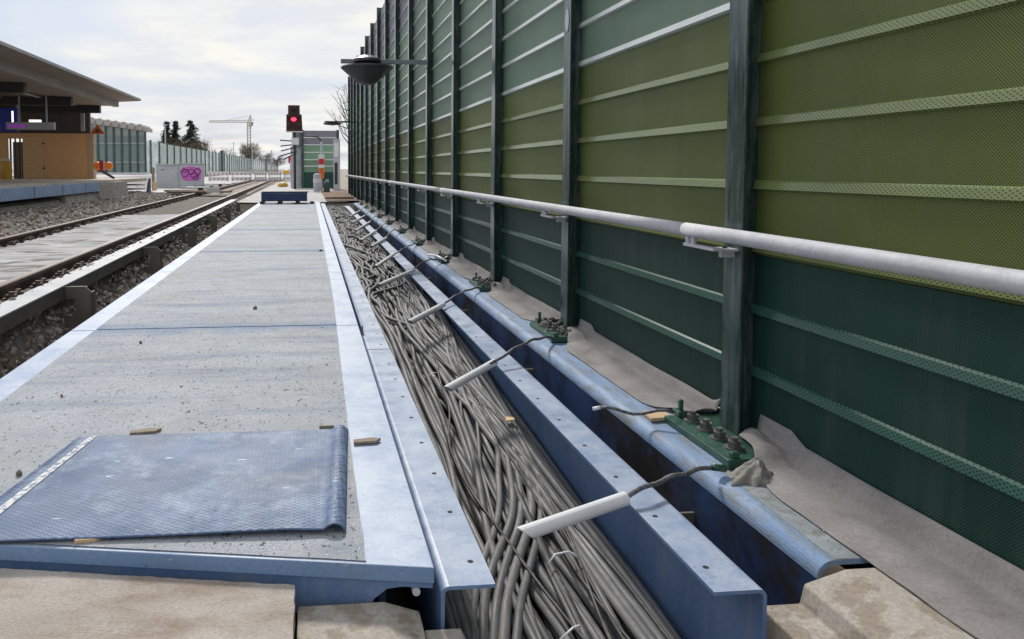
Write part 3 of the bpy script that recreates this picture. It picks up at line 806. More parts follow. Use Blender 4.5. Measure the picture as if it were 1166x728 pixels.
for bi, (c, z0, z1, lab) in enumerate(BLK):
    zs = [z0 + .028 + .25 * q for q in range(int((z1 - z0 + .01) / .25) + (1 if z1 - z0 > 1.2 else 0)) if z0 + .06 + .25 * q < z1]
    if bi == 0: zs = zs[1:]
    mb = panel_mesh(Lp, zs, z0, z1)
    proto_p = mb.build('noise_panel', [M['p_' + c], M['s_' + c]])  # a single panel of the noise wall, copied into every bay
    for i in range(len(PY) - 1):
        o = proto_p if i == 0 else proto_p.copy()
        if i: col.objects.link(o)
        o.location = (0, PY[i] + .011, 0)
        o['label'] = '%s, %s bay from the camera' % (lab, ordn(i))
        o['category'] = 'noise panel'
        o['group'] = {'dark': 'dark green panels of the noise wall', 'olive': 'olive panels of the noise wall', 'sage': 'grey green panels of the noise wall', 'lilac': 'lilac grey panels of the noise wall'}[c]

# grey felt mats between posts at the wall foot
def mat_piece(i):
    ya, yb = PY[i] + .13, PY[i + 1] - .09
    if i >= 1: ya = PY[i] + .20
    NY, NX = 46, 16; mb = MB(); vs = []
    s = i * 13.7
    for j in range(NY + 1):
        v = j / NY; y = ya + (yb - ya) * v
        e = 1.53 + .15 * sm(.70, 1.0, v) ** 1.2 + (.13 * (1 - sm(0, .16, v)) if i else 0) + .006 * nz(y * 4, s)
        for q in range(NX + 1):
            u = q / NX; x = e + (1.772 - e) * u
            z = .008 + .07 * sm(.80, 1, u) + .008 * sm(.0, .35, u) * (1 + nz(x * 5, y * 2.5, s)) + .004 * nz(x * 14, y * 9, s) * (1 - sm(.7, .9, u))
            z += (.035 * max(0, nz(x * 8, y * 7, s + 3) + .1)) * (sm(.75, 1, v) + (1 - sm(0, .25, v)) * (1 if i else 0)) * (1 - sm(.6, .85, u))
            if i == 1:   # hollow fold
                z += .03 * math.exp(-(((x - 1.66) / .07) ** 2 + ((y - (yb - .62)) / .28) ** 2) * .7) - .028 * math.exp(-(((x - 1.60) / .030) ** 2 + ((y - (yb - .60)) / .17) ** 2))
            z = z * (1 if i == 0 else .8) + .034 * sm(PY[i + 1] - .36, PY[i + 1] - .29, y) * sm(1.45, 1.53, x) + (.036 * (1 - sm(PY[i] + .18, PY[i] + .27, y)) if i else 0)
            vs.append((x, y, max(z, .006)))
    W = NX + 1
    mb.add(vs, [(j * W + q, j * W + q + 1, (j + 1) * W + q + 1, (j + 1) * W + q) for j in range(NY) for q in range(NX)])
    o = mb.build('felt_mat', M['mat'], smooth=True)
    md = o.modifiers.new('thickness', 'SOLIDIFY'); md.thickness = .003; md.offset = 1
    tag(o, 'grey felt mat along the wall foot in the %s bay counted from the camera' % ordn(i), 'felt mat', 'felt mats along the wall foot')
for i in range(0, 12): mat_piece(i)
# cloth scrap beside the near base plate
p = at_z(850, 548, .0); mb = MB(); vs, fs = [], []
for j in range(17):
    for q in range(40):
        a = 2 * math.pi * q / 40; h = j / 16
        fold = 1 + .30 * math.sin(4 * a + 2.5 * h) * (1 - h * .5) + .22 * math.sin(7 * a - 3 * h + 1) * (1 - h) + .25 * nz(math.cos(a) * 2, math.sin(a) * 2, h * 3)
        rr = (.046 * (1 - h) ** .75 + .006) * fold
        vs.append((p.x + .012 + rr * math.cos(a) * 1.25 + .045 * h, p.y + rr * math.sin(a) * .9 + .035 * h, .002 + .062 * h ** .8 + .006 * nz(a * 2, h * 6)))
fs = [(j * 40 + q, j * 40 + (q + 1) % 40, (j + 1) * 40 + (q + 1) % 40, (j + 1) * 40 + q) for j in range(16) for q in range(40)]
mb.add(vs, fs); M['rag'] = weathered('grey_rag', (.24, .22, .19), (.32, .30, .27), 12, .95, 120, .4, .004)
tag(mb.build('cloth_scrap', M['rag'], smooth=True), 'crumpled grey cloth scrap beside the base plate of the nearest post', 'cloth')

# ------------------------------------------------------------------ earthing leads with white sleeves
LD = [((598, 607), (712, 568), (812, 532)), ((510, 443), (563, 413), (640, 388)), ((467, 367), (505, 347), (548, 330)), ((432, 325), (471, 308), (505, 300)),
      ((428, 304), (448, 290), (482, 283)), ((423, 281), (440, 271), (462, 266)), ((411, 274), (428, 263), (444, 257)), ((405, 263), (421, 253), (433, 249)), ((401, 254), (415, 246), (424, 242)), ((398, 247), (410, 240), (418, 237))]
SL = ['largest white sleeve on the earthing wire nearest the camera', 'second white sleeve with its dark wire running to the second post', 'third white sleeve with its dark wire lying over the channel',
      'fourth white sleeve sticking out over the cables', 'fifth white sleeve counted from the camera, over the cables', 'sixth white sleeve counted from the camera', 'seventh white sleeve counted from the camera',
      'eighth white sleeve counted from the camera', 'ninth white sleeve counted from the camera', 'farthest white sleeve counted from the camera']
for k, (a, b, c) in enumerate(LD):
    B = at_z(*b, .032); A = at_z(*a, .005); C = at_z(*c, .035)
    if k >= 1:
        C = Vector((1.52, PY[k + 1] - .31, .035)) if k < 9 else C
    d = (A - B).normalized()
    t = thing('earthing_lead', SL[k], 'earthing lead', tuple(A), 'earthing leads with white sleeves')
    r = .0225 if k == 0 else .021
    # sleeve: hollow slanted tube
    mb = MB()
    n = 18; side = d.cross(Vector((0, 0, 1))).normalized(); upv = side.cross(d).normalized()
    rings = [(B, r), (A, r), (A, r - .003), (B, r - .003)]
    vs = []
    for q, (P, rr) in enumerate(rings):
        for j in range(n):
            w = 2 * math.pi * j / n
            off = (side * math.cos(w) + upv * math.sin(w)) * rr
            cut = d * (.024 * math.sin(w)) if q in (1, 2) else Vector((0, 0, 0))
            vs.append(P + off + cut)
    fs = [(q * n + j, q * n + (j + 1) % n, ((q + 1) % 4) * n + (j + 1) % n, ((q + 1) % 4) * n + j) for q in range(4) for j in range(n)]
    mb.add(vs, fs); mb.build('white_sleeve', M['sleeve'], t, smooth=False, bevel=0)
    # wire
    pts = []
    for q in range(22):
        u = q / 21
        P = (B + d * .12).lerp(C, u)
        P.z += (.035, .06, .025, .05, .03, .07, .04, .05, .03, .05)[k] * math.sin(math.pi * u) * (1 if k else .5) + .004 * math.sin(u * 23)
        P.y += (0, -.05, .04, .06, -.04, .08, -.05, .03, .06, -.05)[k] * math.sin(math.pi * u); P.x += .01 * math.sin(u * 5); pts.append(P)
    MB().tube(pts, .0085, 8).build('wire', M['wire'], t, smooth=True)
    # twisted end inside the lug
    MB().tube([C - Vector((.0, 0, 0)), C + Vector((.05, .01, -.012))], .013, 8).build('lug', M['base'], t, smooth=True)
A, B = at_z(675, 466, .05), at_z(768, 471, .06)
pts = [A.lerp(B, q / 10) + Vector((0, 0, .012 * math.sin(q * .9))) for q in range(11)]
t = thing('cut_wire', 'short cut wire with pale frayed end beyond the base plate of the nearest post', 'wire', tuple(A))
MB().tube(pts[1:], .007, 8).build('wire', M['wire'], t, smooth=True)
MB().tube([pts[0], pts[1]], [.009, .0085], 8).build('bare_end', M['sleeve'], t, smooth=True)
A, B = at_z(487, 290, .03), at_z(508, 297, .05)
t = thing('cut_wire', 'pale cut wire end lying over the beam near the fourth post', 'wire', tuple(A))
MB().tube([A, A.lerp(B, .5) + Vector((0, 0, .02)), B], .012, 8).build('wire', M['sleeve'], t, smooth=True)
p = at_z(748, 474, .012); mb = MB().prism_z([(p.x - .05, p.y - .05), (p.x + .05, p.y - .04), (p.x + .06, p.y + .05), (p.x - .04, p.y + .06)], .004, .02)
tag(mb.build('wood_block', M['timber'], bevel=.003), 'small tan wood block at the far end of the nearest base plate', 'wood block')

# ------------------------------------------------------------------ handrail
HZ, HX = .832, 1.602
t = thing('handrail', 'long galvanised pipe handrail bracketed to the noise wall posts', 'handrail', (HX, 1, HZ))
ends = [0.2, 3.125, 9.2, 15.3, 21.4, 27.5, 33.5]
for k in range(6):
    ya, yb = ends[k], ends[k + 1]
    rr = .0290 if k == 0 else .0284
    pts = [(HX, y, HZ - (0 if k == 0 else .001) - .0011 * max(0, y - 8) * .6) for y in lin(ya, yb - .004, 10)]
    MB().tube(pts, rr, 20).build('pipe', M['galv'], t, smooth=True)
for i, y in enumerate(PY[1:], 1):
    z = HZ - .0011 * max(0, y - 8) * .6
    mb = MB()
    mb.tube([(HX, y + .19, z - .02), (HX, y + .19, z - .060)], .0125, 10); mb.tube([(HX, y + .145, z - .02), (HX, y + .145, z - .060)], .0125, 10)
    mb.box(HX - .016, y - .04, z - .068, HX + .016, y + .205, z - .056)
    mb.box(HX + .016, y - .045, z - .069, PF - .001, y + .05, z - .060)
    mb.box(HX + .03, y - .02, z - .095, PF - .001, y + .0, z - .068)
    bk = mb.build('bracket', M['galv'], t)
    if i < 6: MB().lathe([(0, z - .048), (.011, z - .048), (.011, z - .061)], HX + .055, y + .0, 6).build('bolt', M['bolt'], bk)

# ------------------------------------------------------------------ lamps on the wall
t = thing('wall_lamp', 'dark saucer shaped lamp hanging on a horizontal arm from the fifth wall post', 'lamp', (.83, 11.03, 2.4))
Yl = PY[5] - .10
a0, a1 = at_y(388, 71.5, Yl), at_y(491, 70.5, Yl)
mb = MB().box(a0.x, Yl - .025, 2.575, PF - .002, Yl + .025, 2.635)
mb.box(PF - .012, Yl - .05, 2.53, PF - .002, Yl + .17, 2.68)
mb.build('arm', M['arm'], t, bevel=.004)
MB().lathe([(0, 2.575), (.05, 2.575), (.36, 2.535), (.375, 2.515), (.355, 2.495), (.13, 2.30), (.085, 2.28), (0, 2.275)], .825, Yl, 28).build('lamp_shade', M['lamp'], t, smooth=False)
MB().lathe([(0, 2.69), (.10, 2.685), (.19, 2.64), (.20, 2.60), (.17, 2.577)], .83, Yl, 20).build('ballast_cap', M['lamp'], t)
Yl = PY[14] - .1
t = thing('wall_lamp', 'small distant lamp arm near the far end of the noise wall', 'lamp', (1.0, Yl, 3.2))
p = at_y(380, 139, Yl)
MB().box(p.x - .35, Yl - .05, p.z - .03, PF, Yl + .03, p.z + .03).build('arm', M['dark'], t)
MB().lathe([(0, p.z - .03), (.35, p.z - .05), (.33, p.z - .10), (0, p.z - .14)], p.x - .05, Yl, 16).build('lamp_shade', M['dark'], t)

# oval number plate on the third post
t = MB(); y = PY[2]
vs = [(PF - .004, y + .035 * math.cos(2 * math.pi * q / 20), 2.06 + .075 * math.sin(2 * math.pi * q / 20)) for q in range(20)]
vs += [(PF - .0005, b, c) for a, b, c in vs]
t.add(vs, [tuple(range(20)), tuple(range(20, 40))] + [(q, (q + 1) % 20, 20 + (q + 1) % 20, 20 + q) for q in range(20)])
o = t.build('number_plate', M['grey'])
tag(o, 'small pale oval plate fixed high on the second post in the picture', 'plate')

# ------------------------------------------------------------------ concrete in the foreground
g = 'precast concrete slabs at the near end of the troughs'
ed = []
for q in range(91):
    u = q / 90; x = -1.9 + 1.857 * u; ed.append((x, 2.352 - .384 * u + .005 * nz(x * 22, 3) + .003 * nz(x * 70, 5)))
for q in range(61):
    y = 1.968 - q * .0245; ed.append((-.043 + .003 * nz(y * 25, 8) + .002 * nz(y * 80, 8), y))
ed += [(-1.9, .5)]
mb = MB().prism_z(ed, -.14, .0)
tag(mb.build('concrete_slab', M['concrete'], bevel=.004), 'large beige concrete slab butting against the walkway end, bottom left', 'concrete slab', g)
mb = MB().prism_y([(-.036, -.35), (-.036, -.05), (.19, -.05), (.285, -.082), (.287, -.35)], .5, 1.955)
tag(mb.build('concrete_slab', M['concrete2'], bevel=.004), 'blotchy chamfered concrete block below the walkway corner', 'concrete slab', g)
mb = MB().prism_y([(.29, -.45), (.29, -.10), (.385, -.10), (.40, -.13), (.40, -.45)], .5, 1.90)
tag(mb.build('concrete_slab', M['concrete2'], bevel=.004), 'low narrow concrete edge beside the cable ends', 'concrete slab', g)
mb = MB().prism_y([(1.205, -.5), (1.205, -.088), (1.318, -.088), (1.330, -.034), (1.450, .0005), (1.74, .0005), (1.74, -.5)], .5, 1.90, cuts=3)
tag(mb.build('concrete_slab', M['concrete2'], bevel=.006), 'stepped beige concrete block at the end of the edge beam, bottom right', 'concrete slab', g)

# ------------------------------------------------------------------ end of the walkway
t = thing('steel_box', 'navy blue steel box standing on timbers at the walkway end', 'box', (-.73, 22.9, .05))
MB().box(-1.40, 22.75, .13, -.06, 23.6, .40).build('box_body', M['navy'], t, bevel=.01)
MB().box(-1.38, 22.70, .395, -.04, 23.62, .425).build('lid', M['dark'], t, bevel=.005)
MB().box(-1.42, 22.73, .36, -.04, 22.752, .385).build('lip', M['blue'], t)
for x in (-1.44, -.92, -.40, .02):
    MB().box(x, 22.65, .054, x + .12, 23.6, .13).build('timber_foot', M['dark'], t)
o = MB().box(-1.30, 22.60, .054, -.95, 22.64, .095).build('white_batten', M['white']); tag(o, 'white batten lying left under the navy box', 'batten')
o = MB().box(-.78, 22.60, .054, -.50, 22.64, .095).build('white_batten', M['white']); tag(o, 'white batten lying right under the navy box', 'batten')
o = MB().box(.55, 26, .06, 1.5, 26.25, .13).build('plank', M['wood_grey']); tag(o, 'brown plank lying on the soil before the green cross wall', 'plank')

# cross wall, signal and street furniture beyond
Y = 42.0
t = thing('cross_noise_wall', 'short green and grey noise wall standing across the end of the works', 'noise wall', (.6, Y, 0))
for nm, z0, z1, mm in (('dark_panel', 0, .9, 'p_dark'), ('green_panel', .9, 2.36, 'p_sage'), ('sage_panel', 1.55, 2.36, 'p_sage'), ('grey_panel', 2.36, 3.15, 'p_lilac')):
    if nm == 'green_panel': z1 = 1.55
    MB().box(-.30, Y, z0, 1.55, Y + .12, z1).build(nm, M[mm], t)
for x in (-.42, 1.5): MB().box(x, Y - .06, 0, x + .14, Y + .16, 3.2).build('post', M['post'], t)
for z in (1.2, 1.55, 1.95, 2.36, 2.75): MB().box(-.28, Y - .02, z, 1.5, Y, z + .05).build('ridge', M['s_sage'], t)
MB().box(-.9, Y + .2, 2.3, -.30, Y + 9, 3.15).build('return_wall', M['p_lilac'], t)
MB().box(-1.0, Y + .3, 0, -.42, Y + 9, 2.3).build('return_base', M['grey'], t)
# beyond: grey lit cabinets between cross wall and noise wall
t = thing('steel_cabinet', 'tall pale grey cabinet between the cross wall and the noise wall', 'cabinet', (1.8, 40, 0))
MB().box(1.25, 39.2, .0, 1.58, 39.6, 2.6).build('housing', M['grey'], t); MB().box(1.30, 39.17, .3, 1.45, 39.2, 1.4).build('door', M['dark'], t); MB().box(1.27, 39.17, 1.7, 1.5, 39.2, 2.4).build('panel', M['white'], t)
t = thing('marker_post', 'red and white marker post with orange foot before the cross wall', 'marker post', (.6, 36, .05))
p = at_y(366, 187, 36)
mb = MB().tube([(p.x, 36, .05), (p.x, 36, 2.35)], .05, 10); mb.build('pole', M['grey'], t, smooth=True)
for z0, z1, mm in ((1.55, 1.75, 'white'), (1.28, 1.55, 'red'), (1.12, 1.28, 'white')):
    MB().lathe([(0, z0), (.14, z0), (.14, z1), (0, z1)], p.x, 36, 14).build('band', M[mm], t)
MB().lathe([(0, 1.1), (.15, 1.1), (.10, .62), (0, .62)], p.x, 36, 14).build('orange_cone', M['orange'], t)
MB().tube([(p.x, 36, 2.35), (p.x - .15, 36, 2.55), (p.x - .5, 36, 2.62), (p.x - .75, 36, 2.6)], .035, 8).build('bent_arm', M['dark'], t, smooth=True)
p = at_y(361, 213, 35)
t = thing('standpipe', 'grey cylinder with white band standing left of the marker post', 'standpipe', (p.x, 35, .05))
MB().lathe([(0, .05), (.17, .05), (.17, .80), (.13, .86), (0, .88)], p.x, 35, 16).build('body', M['grey'], t)
MB().lathe([(.173, .45), (.175, .46), (.175, .62), (.173, .63)], p.x, 35, 16).build('band', M['white'], t)
p = at_y(372.5, 213, 34)
t = thing('standpipe', 'short dark grey pump box right of the marker post', 'pump box', (p.x, 34, .05))
MB().box(p.x - .16, 34, .05, p.x + .12, 34.3, .5).build('body', M['mullion'], t, bevel=.02); MB().box(p.x - .06, 34.05, .5, p.x + .08, 34.2, .62).build('cap', M['grey'], t)

# railway signal
Y = 40.0; t = thing('railway_signal', 'railway light signal showing red on a mast', 'signal', (-.83, Y, 0))
sx = -.73
mb = MB().prism_y([(-1.16, 3.02), (-.32, 3.02), (-.36, 3.86), (-.46, 3.92), (-.46, 4.36), (-1.06, 4.36), (-1.06, 3.92), (-1.15, 3.86)], Y, Y + .12)
mb.build('signal_screen', M['signal_body'], t, bevel=.02)
for dx, dz in ((-.28, .18), (.22, .18), (-.28, -.28), (.22, -.28), (-.03, .62)):
    MB().tube([(sx + dx, Y - .14, 3.55 + dz), (sx + dx, Y - .002, 3.55 + dz)], .09, 12).build('dark_lens', M['dark'], t, smooth=True)
    MB().tube([(sx + dx, Y - .30, 3.62 + dz), (sx + dx, Y - .05, 3.63 + dz)], [.10, .115], 12).build('lens_hood', M['signal_body'], t, smooth=True)
mb = MB(); vs = [(sx - .04, Y - .17, 3.62)] + [(sx - .04 + .14 * math.cos(q * math.pi / 8), Y - .16, 3.62 + .10 * math.sin(q * math.pi / 8)) for q in range(16)]
mb.add(vs, [(0, 1 + q, 1 + (q + 1) % 16) for q in range(16)]); mb.build('red_lamp', M['red_lamp'], t)
mb = MB().prism_y([(sx - .25, 3.62), (sx - .22, 3.76), (sx - .04, 3.80), (sx + .14, 3.76), (sx + .17, 3.62), (sx + .13, 3.62), (sx + .10, 3.72), (sx - .04, 3.76), (sx - .18, 3.72), (sx - .21, 3.62)], Y - .35, Y)
mb.build('visor', M['signal_body'], t)
MB().box(-1.18, Y - .04, 2.97, -.30, Y + .2, 3.02).build('sill', M['white'], t)
MB().tube([(sx, Y + .15, 0), (sx, Y + .15, 3.4)], .07, 10).build('mast', M['dark'], t, smooth=True)
MB().box(sx - .16, Y - .02, 2.32, sx + .22, Y + .04, 2.68).build('number_plate', M['white'], t)
for dx, z0, z1 in ((-.75, 2.55, 2.50), (-.72, 2.25, 2.35), (-.70, 2.0, 2.2), (-.80, 1.72, 2.0), (-.6, 1.55, 1.9)):
    MB().tube([(sx + dx, Y - .1, z0), (sx + .1, Y + .1, z1)], .035, 6).build('bracing_bar', M['dark'], t, smooth=True)
t = thing('railway_signal', 'small distant signal with red top left of the cross wall', 'signal', (-1.5, 60, 0))
p = at_y(330, 183, 60)
MB().box(p.x - .12, 60, p.z - .2, p.x + .25, 60.1, p.z + .35).build('screen', M['red'], t); MB().tube([(p.x + .05, 60.05, .02), (p.x + .05, 60.05, p.z)], .06, 8).build('mast', M['white'], t)
# warning lamps and barriers across the track far off
p = at_y(335, 196, 55)
t = thing('warning_lamp', 'orange red warning lamp cluster on a stand near the barriers', 'warning lamp', (p.x, 55, .05))
MB().lathe([(0, p.z - .22), (.25, p.z - .2), (.3, p.z), (.25, p.z + .2), (0, p.z + .24)], p.x, 55, 14).build('lamp_body', M['orange'], t)
MB().lathe([(0, p.z - .05), (.16, p.z - .04), (.16, p.z + .15), (0, p.z + .16)], p.x + .05, 54.75, 12).build('lens', M['red'], t)
MB().tube([(p.x, 55, .03), (p.x, 55, p.z)], .05, 8).build('stand', M['white'], t)
p = at_y(326, 196, 54); t = thing('warning_lamp', 'small yellow warning lamp left of the orange cluster', 'warning lamp', (p.x, 54, .05))
MB().lathe([(0, p.z - .15), (.18, p.z - .12), (.18, p.z + .12), (0, p.z + .16)], p.x, 54, 12).build('lamp_body', M['yellow'], t); MB().tube([(p.x, 54, .03), (p.x, 54, p.z)], .05, 8).build('stand', M['white'], t)
p = at_y(322, 211, 45); t = thing('sand_bag', 'yellow bag lying before the barriers', 'bag', (p.x, 45, .05)); t2 = t
MB().lathe([(0, .03), (.28, .05), (.32, .14), (.2, .26), (0, .30)], p.x, 45, 12).build('bag_body', M['yellow'], t, smooth=True)
k = 0
for px0, px1 in ((237, 262), (263, 288), (289, 305), (305, 322), (322, 340)):
    p0, p1 = at_y(px0, 200, 62), at_y(px1 - 1, 200, 62)
    t = thing('barrier_board', 'red and white barrier board across the track, %s from the left' % ordn(k), 'barrier', (p0.x, 62, .05), 'barrier boards across the track'); k += 1
    for r_ in range(2):
        z0 = .14 + r_ * .42
        MB().box(p0.x, 62, z0, p1.x, 62.05, z0 + .3).build('board', M['white'], t)
        n = 5; w = (p1.x - p0.x) / n
        mb = MB()
        for q in range(n):
            x = p0.x + q * w + w * .25
            mb.add([(x, 61.992, z0 + .04), (x + w * .25, 61.992, z0 + .04), (x + w * .40, 61.992, z0 + .2), (x + w * .15, 61.992, z0 + .2)], [(0, 1, 2, 3)])
        mb.build('red_stripes', M['faded_red'], t)
    for x in (p0.x + .1, p1.x - .15): MB().box(x, 62.05, .04, x + .06, 62.12, 1.0).build('leg', M['grey'], t)

# ------------------------------------------------------------------ left: track crossing boards, graffiti cabinet
t = thing('plank_crossing', 'row of dark planks laid across the track with one white board', 'plank crossing', (-3.6, 29, .2))
p0, p1 = at_y(190, 223, 29), at_y(262, 224, 29)
mb = MB()
for q in range(4): mb.box(p0.x, 29 + q * .24, .195, p1.x, 29.22 + q * .24, .25)
mb.build('planks', M['brown'], t)
q0, q1 = at_y(236, 224, 28.9), at_y(250, 224, 28.9)
MB().box(q0.x, 28.8, .20, q1.x, 28.97, .41).build('white_board', M['white'], t)
for i in range(9):
    y = 30 + i * 2.2; p = at_y(206 + i * 7.2, 212 - i * .9, y)
    x = -5.1 + sk(y)
    o = MB().box(x - .55, y, .02, x + .55, y + .28, .2).build('loose_sleeper', M['white'], bevel=.02) if i % 2 == 0 else MB().box(x - .5, y, .02, x + .5, y + .3, .22).build('loose_sleeper', M['dark'], bevel=.02)
    tag(o, '%s loose sleeper left of the far rail, %s from the near end' % ('pale concrete' if i % 2 == 0 else 'dark tarred', ordn(i)), 'sleeper', 'loose sleepers left of the track')

Yc = 41.0
a0, a1, a2 = at_y(178, 213, Yc), at_y(204, 213, Yc), at_y(231, 213, Yc)
t = thing('switch_cabinet', 'light grey trackside cabinet left of the graffiti', 'cabinet', (a0.x, Yc, .08))
MB().box(a0.x, Yc, .08, a1.x - .01, Yc + .6, 1.28).build('housing', M['grey'], t, bevel=.02)
dr = MB().box(a0.x + .08, Yc - .012, .2, a1.x - .08, Yc, 1.18).build('door', M['grey'], t)
MB().box(a0.x + .3, Yc - .03, 1.0, a0.x + .38, Yc - .012, 1.06).build('lock', M['dark'], dr)
MB().box(a0.x - .04, Yc - .04, 1.28, a1.x, Yc + .64, 1.34).build('lid', M['grey'], t)
t = thing('switch_cabinet', 'trackside cabinet sprayed with pink graffiti on its front', 'cabinet', (a1.x, Yc, .08))
MB().box(a1.x, Yc, .08, a2.x, Yc + .6, 1.32).build('housing', M['grey'], t, bevel=.02)
mb = MB(); n_ = 40; W_ = a2.x - a1.x; vs = []
for q in range(n_):
    a = 2 * math.pi * q / n_; rr = 1 + .16 * nz(math.cos(a) * 2.2, math.sin(a) * 2.2, 4) + .05 * math.sin(9 * a)
    cx_, sx_ = math.cos(a), math.sin(a)
    ex = abs(cx_) ** .55 * (1 if cx_ > 0 else -1); ez = abs(sx_) ** .55 * (1 if sx_ > 0 else -1)
    vs.append((a1.x + W_ * .53 + W_ * .43 * ex * rr, Yc - .006, .82 + .37 * ez * rr))
vs += [(x, Yc - .001, z) for x, y_, z in vs]
mb.add(vs, [tuple(range(n_)), tuple(range(n_, 2 * n_))] + [(q, (q + 1) % n_, n_ + (q + 1) % n_, n_ + q) for q in range(n_)])
mb.build('graffiti_ground', M['pink'], t)
def blob(cx, cz, rx, rz, w=.045, n=18):
    mb = MB(); vs = []
    for q in range(n):
        a = 2 * math.pi * q / n
        for s in (1, 1 - w / rx): vs.append((cx + rx * s * math.cos(a) * (1 + .12 * math.sin(3 * a)), Yc - .010, cz + rz * s * math.sin(a)))
    mb.add(vs, [(2 * q, 2 * q + 1, 2 * ((q + 1) % n) + 1, 2 * ((q + 1) % n)) for q in range(n)]); return mb
for cx, cz, rx, rz in ((.30, .86, .22, .22), (.28, .98, .12, .12), (.62, .92, .17, .16), (.78, .74, .20, .17), (.95, .92, .16, .2), (.86, .60, .14, .12)):
    blob(a1.x + cx, cz, rx, rz).build('graffiti_line', M['purple'], t)
MB().box(a1.x - .02, Yc - .04, 1.32, a2.x + .04, Yc + .64, 1.38).build('lid', M['grey'], t)

# platform with blue edge
PXE, PZ = -6.2, .72
t = thing('station_platform', 'station platform with pale deck and blue edge beam on the left', 'platform', (PXE, 20, 0))
MB().box(-16, 4, PZ - .12, PXE - .26, 31.5, PZ).build('deck', M['deck'], t)
MB().box(PXE - .255, 4, PZ - .028, PXE + .02, 23.4, PZ + .002).build('edge_strip', M['deck'], t)
MB().prism_y([(PXE - .25, PZ - .03), (PXE + .03, PZ - .03), (PXE + .03, PZ - .30), (PXE - .25, PZ - .30)], 4, 23.4).build('edge_beam', M['platform_blue'], t, bevel=.01)
for y in range(6, 24, 2): MB().box(PXE + .03, y, PZ - .3, PXE + .034, y + .03, PZ - .03).build('joint', M['blue_deep'], t)
MB().prism_y([(-7.2, -.2), (-6.15, -.2), (-6.35, .28), (-6.5, .34), (-7.2, .34)], 4, 20.5).build('footing', M['concrete2'], t)
MB().prism_y([(-7.5, 0), (-6.15, 0), (-6.25, .405), (-7.5, .405)], 20.4, 23.41).build('end_wall', M['concrete2'], t)
MB().prism_y([(-7.5, 0), (-6.12, 0), (-6.22, .66), (-7.5, .66)], 23.42, 27.0).build('end_wall', M['concrete2'], t)
MB().box(-16, 4, -.1, -7.2, 31, PZ - .12).build('core', M['pit'], t)
# steps
p = at_y(139, 218, 30)
t = thing('platform_steps', 'small dark steps with white treads at the platform end', 'steps', (p.x, 30, .1))
for q in range(4):
    z = .12 + q * .16
    MB().box(p.x, 30 + q * .18, z, p.x + .85 - q * .06, 30.2 + q * .18, z + .06).build('tread', M['white'], t)
MB().prism_x([(30, .06), (30.75, .06), (30.75, .72), (30.6, .72)], p.x + .86, p.x + .92).build('stringer', M['dark'], t)
MB().box(p.x, 30.2, .05, p.x + .85, 30.7, .2).build('base', M['dark'], t)
# pale embankment below the glass hall
o = MB().prism_y([(-16, 0), (-8.3, 0), (-8.8, .72), (-16, .85)], 33, 52).build('embankment', M['white_ground']); tag(o, kind='structure')

# canopy
t = thing('platform_canopy', 'brown platform canopy with projecting eaves above the left platform', 'canopy', (-9, 20, PZ))
Z1 = 3.62
vs = []
MB().prism_y([(-6.15, Z1), (-6.15, Z1 - .06), (-6.9, Z1 - .10), (-18, Z1 + 1.0), (-18, Z1 + 1.15)], 6, 29).build('roof', M['canopy'], t)
MB().prism_y([(-6.14, Z1 + .02), (-6.14, Z1 - .05), (-6.11, Z1 - .05), (-6.11, Z1 + .02)], 6, 29.05).build('gutter', M['canopy_beam'], t)
MB().prism_y([(-6.85, Z1 - .06), (-6.85, Z1 - .30), (-7.02, Z1 - .30), (-7.02, Z1 - .06)], 6, 28.8).build('eaves_beam', M['canopy_beam'], t)
MB().prism_y([(-7.02, Z1 - .24), (-7.02, Z1 - .29), (-18, Z1 - .05), (-18, Z1 - .0)], 6, 28.5).build('ceiling', M['canopy'], t)
for y in (9, 13, 17, 21, 25, 28.3): MB().box(-17, y, Z1 - .55, -7.4, y + .22, Z1 - .28).build('cross_beam', M['dark'], t)
for xx in (at_y(92, 140, 28.65).x, -12.5): MB().box(xx, 28.62, 2.44, xx + .12, 28.74, Z1 - .2).build('column', M['canopy_beam'], t)
MB().box(-16.5, 29.15, PZ + 1.5, at_y(102, 140, 29.15).x, 29.3, Z1 - .25).build('end_panel', M['canopy_dark'], t)
for xx in (-8.4, -9.6): MB().prism_y([(xx, Z1 - .33), (xx + .12, Z1 - .33), (xx + .12, Z1 - .30), (xx, Z1 - .30)], 18, 27).build('strip_light', M['white'], t)
# signs under the canopy
def text(s, loc, size, m, parent, name, align='CENTER'):
    cu = bpy.data.curves.new(name, 'FONT'); cu.body = s; cu.size = size; cu.align_x = align; cu.extrude = .004
    tmp = bpy.data.objects.new('tmp', cu); col.objects.link(tmp); bpy.context.view_layer.update()
    me = bpy.data.meshes.new_from_object(tmp.evaluated_get(bpy.context.evaluated_depsgraph_get()))
    bpy.data.objects.remove(tmp); me.materials.append(m)
    o = bpy.data.objects.new(name, me); col.objects.link(o); o.parent = parent
    o.location = Vector(loc) - parent.location; o.rotation_euler = (R(90), 0, 0); return o
Ys = 25.0
b0, b1 = at_y(-30, 150, Ys), at_y(19.5, 124, Ys)
t = thing('platform_sign', 'dark blue platform sign with white figure one under the canopy', 'sign', (b0.x, Ys, b0.z))
MB().box(b0.x, Ys, b0.z, b1.x, Ys + .12, b1.z + .02).build('board', M['sign_blue'], t)
c = at_y(14.5, 139, Ys); text('1', (c.x, Ys - .006, c.z - .02), .52, M['white_lamp'], t, 'figure_one')
MB().box(b1.x - .05, Ys + .05, b1.z, b1.x, Ys + .1, Z1 - .3).build('hanger', M['grey'], t)
b0, b1 = at_y(7, 147.5, Ys - .5), at_y(61, 139.5, Ys - .5)
